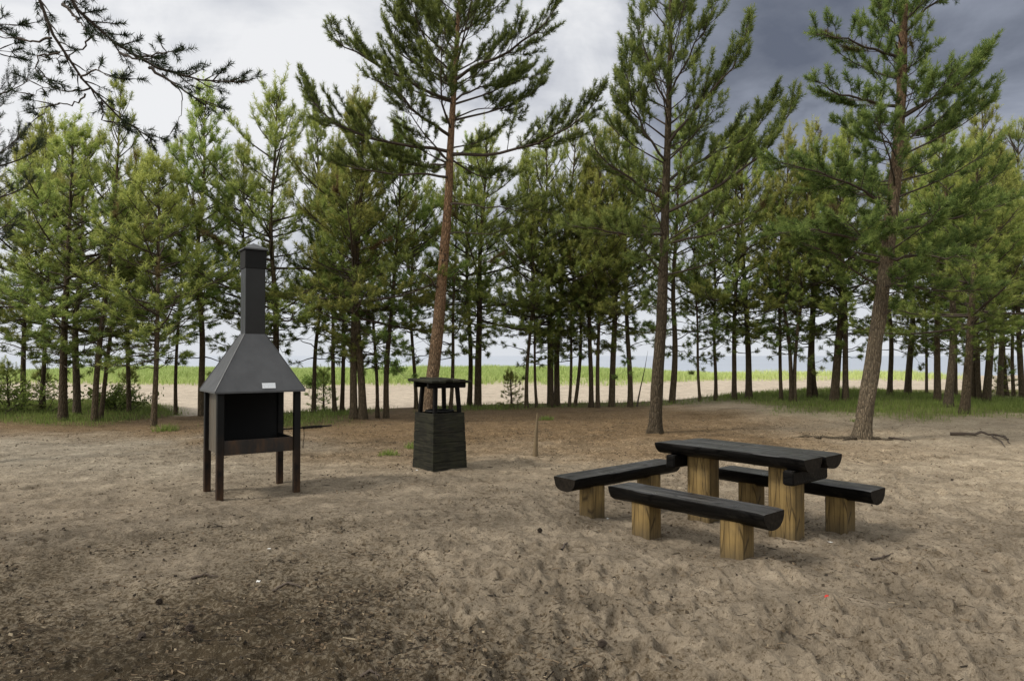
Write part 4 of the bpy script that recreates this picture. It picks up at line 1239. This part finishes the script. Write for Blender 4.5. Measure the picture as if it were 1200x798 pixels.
# hood: truncated pyramid shell with a thin folded lip
def frustum(x0, y0, z0, x1, y1, z1):
    return [(-x0, -y0, z0), (x0, -y0, z0), (x0, y0, z0), (-x0, y0, z0), (-x1, -y1, z1), (x1, -y1, z1), (x1, y1, z1), (-x1, y1, z1)]
hx, hy, cx = .505, .425, .118
m = MB()
side = [(0, 1, 5, 4), (1, 2, 6, 5), (2, 3, 7, 6), (3, 0, 4, 7)]
m.poly(frustum(hx, hy, ZH + .012, cx, cx, ZC), side)
m.poly(frustum(hx, hy, ZH - .008, hx, hy, ZH + .012), side)
m.poly(frustum(hx - .008, hy - .008, ZH - .008, cx - .008, cx - .008, ZC - .01), [tuple(reversed(f)) for f in side])
m.poly([(-hx, -hy, ZH - .008), (hx, -hy, ZH - .008), (hx - .008, -hy + .008, ZH - .008), (-hx + .008, -hy + .008, ZH - .008)], [(3, 2, 1, 0)])
for sx in (-1, 1):
    for sy in (-1, 1):
        m.bar((sx * hx, sy * hy, ZH + .014), (sx * cx, sy * cx, ZC), .012, .012, .003)
m.build('hood', M['hood'], gr)
m = MB(); m.box((0, 0, (ZC - .01 + ZT) / 2), (2 * cx - .006, 2 * cx - .006, ZT - ZC + .03), bev=.004)
ch = m.build('chimney', M['flue'], gr)
m = MB(); m.box((0, 0, (ZT + 2.865) / 2), (2 * cx + .012, 2 * cx + .012, 2.865 - ZT), bev=.004)
m.build('spark_screen', M['soot'], ch)
cc = .142
m = MB(); m.poly(frustum(cc, cc, 2.862, cc, cc, 2.878), side); m.poly([(-cc, -cc, 2.878), (cc, -cc, 2.878), (cc, cc, 2.878), (-cc, cc, 2.878), (0, 0, 2.957)], [(0, 1, 4), (1, 2, 4), (2, 3, 4), (3, 0, 4), (3, 2, 1, 0)])
m.build('chimney_cap', M['hood'], ch)
# label plate lying on the sloping front of the hood
sl = Vector((0, hy - cx, ZC - ZH)).normalized()
nrm = Vector((0, -sl.z, sl.y))
R = Matrix((Vector((1, 0, 0)), sl, Vector((1, 0, 0)).cross(sl))).transposed()
c0 = Vector((.085, -hy, ZH + .012)) + sl * .062 + nrm * .004
m = MB(); m.box(c0, (.150, .066, .004), R)
m.build('label_plate', M['plate'], gr)
# firebox: left panel, back panel, tray
ZB = .475
m = MB(); m.box((0, 0, 0), (.008, 2 * D2 - lw, ZH - ZB)); m.build('side_panel', M['panel'], gr, loc=(-W2 + .012, 0, (ZH + ZB) / 2))
m = MB(); m.box((0, 0, 0), (2 * W2 - lw, .008, ZH - ZB)); m.build('back_panel', M['soot'], gr, loc=(0, D2 - .012, (ZH + ZB) / 2))
tr = empty('fire_tray', (0, 0, ZB)); tr.parent = gr
m = MB(); m.box((0, -D2 + .006, .083), (2 * W2 - lw - .002, .012, .165), bev=.003); m.build('tray_front', M['tray'], tr)
m = MB(); m.box((0, .006, .012), (2 * W2 - lw - .004, 2 * D2 - .045, .014)); m.build('tray_floor', M['soot'], tr)
m = MB(); m.box((W2 - .030, .004, .083), (.008, 2 * D2 - lw, .15)); m.build('tray_end', M['soot'], tr)
ash = MB(); ash_v = []
# spit handle: a rod with a coiled grip, and a hanging chain
tb = Tubes(); P0 = np.array([W2 + .03, -D2 + .0, .735])
tb.add(np.array([P0 - [.20, 0, 0], P0, P0 + [.20, 0, .004], P0 + [.40, 0, .010]]), [.008] * 4, 8)
hd = link('spit_handle', tb.mesh('spit_rod', M['leg']), gr)
tb = Tubes(); t = np.linspace(0, 1, 130)
tb.add(np.stack([P0[0] + .04 + t * .24, P0[1] + .016 * np.cos(t * 15 * 6.283), P0[2] + .003 + .016 * np.sin(t * 15 * 6.283)], -1), np.full(130, .0045), 5)
link('coil_grip', tb.mesh('coil_grip', M['leg']), hd)
m = MB()
for k in range(9):
    z = P0[2] - .018 - k * .026
    tb_ = Tubes(); q = np.linspace(0, 6.283, 11)
    m2 = np.stack([P0[0] + .055 + (.006 * np.cos(q) if k % 2 == 0 else 0 * q) + .006 * math.sin(k * .6), P0[1] + (0 * q if k % 2 == 0 else .006 * np.cos(q)), z - .015 * np.sin(q)], -1)
    tb_.add(m2, np.full(11, .0022), 4); v_, f_ = tb_.arrays(); m.poly(v_, [tuple(x) for ff in f_ for x in ff])
m.build('chain', M['leg'], gr)
gm = MB(); gm.box((0, 0, 0), (.014, .012, .034), bev=.003)
e = gm.build('cigarette_end', M['white'], None, loc=(GRILL[0] + GR_A[0] * -.335 + GR_B[0] * -.24, GRILL[1] + GR_A[1] * -.335 + GR_B[1] * -.24, .474 + .040), rot=(.5, .3, 0))
tag(e, 'tiny white cigarette end standing in the left corner of the fire tray', 'cigarette end')

# ----------------------------------------------------------------- roofed bin
ang = math.atan2(BIN_A[1], BIN_A[0])
bn = empty('waste_bin', (BIN[0], BIN[1], 0), (0, 0, ang))
tag(bn, 'mossy dark plank waste bin, tapered, with a small roof on four posts', 'bin')
HB = .80; w0, w1 = .280, .254
rb = random.Random(4)
def face_planks(k):
    m = MB(); nb = 6; c, s = math.cos(k * PI / 2), math.sin(k * PI / 2)
    for i in range(nb):
        za, zb_ = -.05 if i == 0 else HB * i / nb + .0028, HB * (i + 1) / nb - .0028
        off = rb.uniform(-.002, .0025)
        wa = w0 + (w1 - w0) * max(za, 0) / HB + off; wb = w0 + (w1 - w0) * zb_ / HB + off
        ex = 0.0 if k % 2 else -.021
        th_ = .020
        P = [(-wa - ex, -wa, za), (wa + ex, -wa, za), (wa + ex, -wa + th_, za), (-wa - ex, -wa + th_, za), (-wb - ex, -wb, zb_), (wb + ex, -wb, zb_), (wb + ex, -wb + th_, zb_), (-wb - ex, -wb + th_, zb_)]
        P = [(c * x - s * y, s * x + c * y, z) for x, y, z in P]
        m.poly(P, [(0, 3, 2, 1), (4, 5, 6, 7), (0, 1, 5, 4), (1, 2, 6, 5), (2, 3, 7, 6), (3, 0, 4, 7)])
    return m
for k in range(4): face_planks(k).build('plank_side', M['planks'], bn)
m = MB(); m.box((0, 0, HB - .16), (2 * w1 - .06, 2 * w1 - .06, .02)); m.build('bin_liner', M['soot'], bn)
tb = Tubes(); q = np.linspace(0, 6.283, 25)
tb.add(np.stack([.195 * np.cos(q), .195 * np.sin(q), np.full(25, HB + .018)], -1), np.full(25, .014), 6)
link('bin_rim', tb.mesh('bin_rim', M['leg']), bn)
ZR = 1.165
for sx in (-1, 1):
    for sy in (-1, 1):
        m = MB(); m.bar((sx * .208, sy * .208, HB - .10), (sx * .178, sy * .178, ZR), .055, .055, .008); m.build('roof_post', M['black'], bn)
rf = empty('roof', (0, 0, ZR)); rf.parent = bn; rf.rotation_euler = (0.0, -.02, PI / 2)
for sx in (-1, 1):
    m = MB(); m.bar((sx * .185, -.31, .032), (sx * .185, .31, .034), .055, .095, .008); m.build('roof_beam', M['black'], rf)
for i in range(6):
    y = -.285 + i * .114
    m = MB(); m.box((rb.uniform(-.02, .02), y, .092 + .012 * (i % 2) - abs(y) * .06), (.70 + rb.uniform(-.05, .08), .117, .036), Matrix.Rotation(-y * .22 + rb.uniform(-.04, .04), 3, 'X') @ Matrix.Rotation(rb.uniform(-.02, .02), 3, 'Z'), bev=.008)
    m.build('roof_board', M['planks'], rf)

# ----------------------------------------------------------------- stake, dead branch, small things
d = 11.03; x = (627 - 600) / F * d
ax = np.array([[0, 0, 0], [.012, 0, .3], [.03, 0, .55], [.036, 0, .70]])
o = link('stake', trunk_mesh('stake', ax, .024, M['stake'], 8, 20, tip=.014, flare=.25, rough=.15, power=.4), None, (x, d, gz(x, d)))
tag(o, 'short thin brown wooden stake stuck in the sand between bin and table', 'stake')

def stick(pts, r, label, name='fallen_branch', cat='branch', group=None, forks=()):
    tb = Tubes()
    def chain(pp, r_):
        P = []
        for (a, b, lift) in pp:
            d_ = 1280 / (b - 417); x_ = (a - 600) / F * d_
            P.append((x_, d_, gz(x_, d_) + lift))
        P = np.array(P); t0 = np.linspace(0, 1, len(P)); t1 = np.linspace(0, 1, 12)
        Q = np.stack([np.interp(t1, t0, P[:, c]) for c in range(3)], -1)
        Q[1:-1] += rng.normal(0, r_ * .35, (10, 3))
        tb.add(Q, r_ * np.linspace(1, .4, 12), 7)
    chain(pts, r)
    for f in forks: chain(f, r * .55)
    o = link(name, tb.mesh(name, M['dead']))
    tag(o, label, cat, group)
stick([(1112, 510, .03), (1130, 511, .06), (1150, 511, .07), (1165, 513, .06), (1180, 516, .03)], .034, 'dark dead branch lying on the pale sand at the right edge',
      forks=[[(1160, 512, .05), (1170, 518, .03), (1176, 523, .01)], [(1165, 513, .05), (1176, 512, .04), (1182, 519, .01)]])
stick([(1040, 513, .02), (1052, 514, .03), (1066, 515, .01)], .026, 'small brown branch lying just right of the big leaning pine foot')
for a, b, c, lab in [((658, 652), (666, 640), 0, 'thin twig on the sand left of the nearest bench'),
                     ((227, 675), (258, 673), 0, 'straight dark twig on the littered sand below the grill'),
                     ((322, 686), (355, 689), 0, 'pale twig on the sand low left of centre'),
                     ((1018, 660), (1044, 652), 0, 'curved dark twig half buried right of the table benches'),
                     ((425, 791), (447, 795), 0, 'short pale twig at the bottom edge of the picture')]:
    stick([(a[0], a[1], .008), ((a[0] + b[0]) / 2, (a[1] + b[1]) / 2 - 1, .014), (b[0], b[1], .006)], .010, lab, 'twig', 'twig', 'twigs on the sand')

def pine_cone():
    m = MB(); n = 0
    V_, F_ = [], []
    for i in range(9):
        t = i / 8; r_ = .020 * math.sin(PI * (.16 + .80 * t)) + .003; zc = .046 * t
        for k in range(8):
            a = k * PI / 4 + i * .4
            u_ = (math.cos(a), math.sin(a)); p_ = (-math.sin(a), math.cos(a))
            b0 = len(V_)
            V_ += [(u_[0] * r_ * .45 + p_[0] * .006, u_[1] * r_ * .45 + p_[1] * .006, zc), (u_[0] * r_ * .45 - p_[0] * .006, u_[1] * r_ * .45 - p_[1] * .006, zc), (u_[0] * r_ * 1.15, u_[1] * r_ * 1.15, zc + .008), (u_[0] * r_ * .9, u_[1] * r_ * .9, zc - .004)]
            F_ += [(b0, b0 + 1, b0 + 2), (b0 + 1, b0, b0 + 3), (b0, b0 + 2, b0 + 3), (b0 + 1, b0 + 3, b0 + 2)]
    return np_mesh('pine_cone', np.array(V_), [np.array(F_)], M['cone'])
cone = pine_cone()
for i, (px, py) in enumerate([(192, 700), (221, 742), (171, 750), (634, 626), (700, 758), (1115, 560), (1031, 562)]):
    d = 1280 / (py - 417); x = (px - 600) / F * d
    o = link('pine_cone', cone, None, (x, d, gz(x, d) + .018), (1.45, 0, i * 1.9), .95)
    tag(o, 'small dark pine cone lying on the bare sand', 'pine cone', 'pine cones on the sand')

def scrap(px, py, s, label, material='white', group='white paper scraps on the sand', name='paper_scrap', cat='paper scrap', seed=0):
    d = 1280 / (py - 417); x = (px - 600) / F * d; r_ = np.random.default_rng(seed + 5)
    n_ = 5; g = np.linspace(-1, 1, n_); A, B = np.meshgrid(g, g)
    Zs = .25 * fbm(A * 1.3 + seed, B * 1.3, 2, seed) * 2 + .15 * A * B
    v = np.stack([A * s * (1 + .2 * B), B * s * .7, (Zs + .35) * s], -1).reshape(-1, 3)
    q = [[i * n_ + j, i * n_ + j + 1, (i + 1) * n_ + j + 1, (i + 1) * n_ + j] for i in range(n_ - 1) for j in range(n_ - 1)]
    o = link(name, np_mesh(name, v, [np.array(q)], M[material], True), None, (x, d, gz(x, d)), (0, 0, r_.uniform(0, 6)))
    tag(o, label, cat, group)
for i, (px, py, s, lab) in enumerate([
    (305, 681, .018, 'white paper scrap on the littered sand low left of centre'),
    (317, 642, .014, 'pale scrap on the sand straight below the grill'),
    (1145, 741, .016, 'pale scrap in the bottom right corner of the sand'),
    (1144 - 300, 748, .014, 'white scrap on the sand below the nearest bench'),
    (970, 634, .020, 'white scrap on the sand right of the table foot'),
    (1012, 642, .020, 'white scrap farthest right beside the far bench'),
    (994, 620, .014, 'tiny white scrap at the foot of the far bench'),
    (712, 607, .018, 'crumpled orange white scrap at the foot of the left bench'),
    (489, 552, .022, 'white scrap at the foot of the roofed bin')]):
    scrap(px, py, s, lab, seed=i)
# red bottle cap
d = 1280 / (702 - 417); x = (967 - 600) / F * d
m = MB(); q = [(math.cos(k * PI / 8), math.sin(k * PI / 8)) for k in range(16)]
m.poly([(a * .024, b * .024, 0) for a, b in q] + [(a * .022, b * .022, .014) for a, b in q] + [(a * .018, b * .018, .018) for a, b in q],
       [tuple((i, (i + 1) % 16, 16 + (i + 1) % 16, 16 + i)) for i in range(16)] + [tuple((16 + i, 16 + (i + 1) % 16, 32 + (i + 1) % 16, 32 + i)) for i in range(16)] + [tuple(range(32, 48))])
o = m.build('bottle_cap', M['red'], None, True, loc=(x, d, gz(x, d) - .002), rot=(.35, .2, 0))
tag(o, 'small red bottle cap lying on the sand at lower right', 'bottle cap')

# ----------------------------------------------------------------- sky and sun
SUN_AZ = math.radians(-108)      # where the sun stands, measured from +Y towards +X
SUN_EL = math.radians(44)
wd = bpy.data.worlds.new('World'); S.world = wd; wd.use_nodes = True
nt = wd.node_tree; bg = nt.nodes['Background']
sky = nt.nodes.new('ShaderNodeTexSky'); sky.sky_type = 'NISHITA'; sky.sun_disc = False
sky.sun_elevation = SUN_EL; sky.sun_rotation = SUN_AZ
tc = nt.nodes.new('ShaderNodeTexCoord').outputs['Generated']
sp = nt.nodes.new('ShaderNodeSeparateXYZ'); nt.links.new(tc, sp.inputs[0])
dx, dy, dz = sp.outputs
zz = math_n(nt, 'ADD', math_n(nt, 'MAXIMUM', dz, 0.0), .16)
cb = nt.nodes.new('ShaderNodeCombineXYZ')
nt.links.new(math_n(nt, 'DIVIDE', dx, zz), cb.inputs[0]); nt.links.new(math_n(nt, 'DIVIDE', dy, zz), cb.inputs[1])
cl = cb.outputs[0]
n1 = noise(nt, mapping(nt, cl, (.75, 1.0, 1), (3.1, 1.7, 0)), 1.0, 7, .55, .35)
n2 = noise(nt, mapping(nt, tc, (4.2, 4.2, 7.5), (8.2, 0.3, .7)), 1.0, 7, .56, .5)
# dark bank: to the right of the view and high up
def mr(v, a, b):
    m = nt.nodes.new('ShaderNodeMapRange'); m.interpolation_type = 'SMOOTHSTEP'
    m.inputs[1].default_value = a; m.inputs[2].default_value = b
    nt.links.new(v, m.inputs[0]); return m.outputs[0]
az = math_n(nt, 'ARCTAN2', dx, dy)
bank = math_n(nt, 'MULTIPLY', mr(math_n(nt, 'ADD', az, math_n(nt, 'MULTIPLY_ADD', n2, .5, -.25)), -.34, .86), mr(dz, .02, .36))
bank = math_n(nt, 'MULTIPLY', bank, mr(az, 1.9, 1.2))
cld = math_n(nt, 'ADD', math_n(nt, 'MULTIPLY', bank, .72), math_n(nt, 'ADD', math_n(nt, 'MULTIPLY_ADD', n1, 1.35, -.53), math_n(nt, 'MULTIPLY_ADD', n2, 1.0, -.49)))
colr = ramp(nt, cld, [(0.0, (9.0, 9.05, 9.2)), (.16, (7.4, 7.55, 7.9)), (.36, (5.0, 5.2, 5.8)), (.62, (2.9, 3.15, 3.8)), (.85, (1.8, 1.98, 2.45)), (1.0, (1.28, 1.44, 1.88))]).outputs[0]
colr = mixc(nt, mr(dz, .20, .0), colr, (7.4, 7.7, 8.2))
# overcast brighter overhead; behind and left of the camera raised as added fill
over = mr(dz, .55, .95)
colr = mixc(nt, over, colr, (9.0, 9.1, 9.2))
dotl = math_n(nt, 'ADD', math_n(nt, 'MULTIPLY', dx, -.92), math_n(nt, 'MULTIPLY', dy, -.39))
beh = mr(dotl, .62, .98)
beh2 = mr(dy, .1, -.4)
colr = mixc(nt, beh2, colr, mixc(nt, mr(dz, .15, .60), (5.8, 6.0, 6.0), (13.5, 13.5, 13.2)))  # low band dimmed, standing in for unseen forest behind the camera
colr = mixc(nt, math_n(nt, 'MULTIPLY', beh, .85), colr, (21.0, 20.6, 19.8))
colr = mixc(nt, .94, sky.outputs[0], colr)
nt.links.new(colr, bg.inputs['Color']); bg.inputs['Strength'].default_value = .1

sl = bpy.data.lights.new('Sun', 'SUN'); sl.energy = 2.6; sl.angle = math.radians(11); sl.color = (1.0, .94, .85)
so = bpy.data.objects.new('sun', sl); COL.objects.link(so)
dirv = Vector((math.sin(SUN_AZ) * math.cos(SUN_EL), math.cos(SUN_AZ) * math.cos(SUN_EL), math.sin(SUN_EL)))
so.rotation_euler = dirv.to_track_quat('Z', 'Y').to_euler(); so.location = dirv * 40

cam = bpy.data.cameras.new('Camera'); co = bpy.data.objects.new('camera', cam); COL.objects.link(co)
cam.sensor_fit = 'HORIZONTAL'; cam.sensor_width = 36; cam.lens = 24; cam.clip_end = 60000; cam.clip_start = .05
co.location = (0, 0, H_CAM); co.rotation_euler = (PI / 2 + PITCH, 0, 0)
S.camera = co
S.view_settings.view_transform = 'Standard'; S.view_settings.look = 'None'; S.view_settings.exposure = 0
S.cycles.max_bounces = 6; S.cycles.diffuse_bounces = 3; S.cycles.glossy_bounces = 2; S.cycles.transmission_bounces = 3
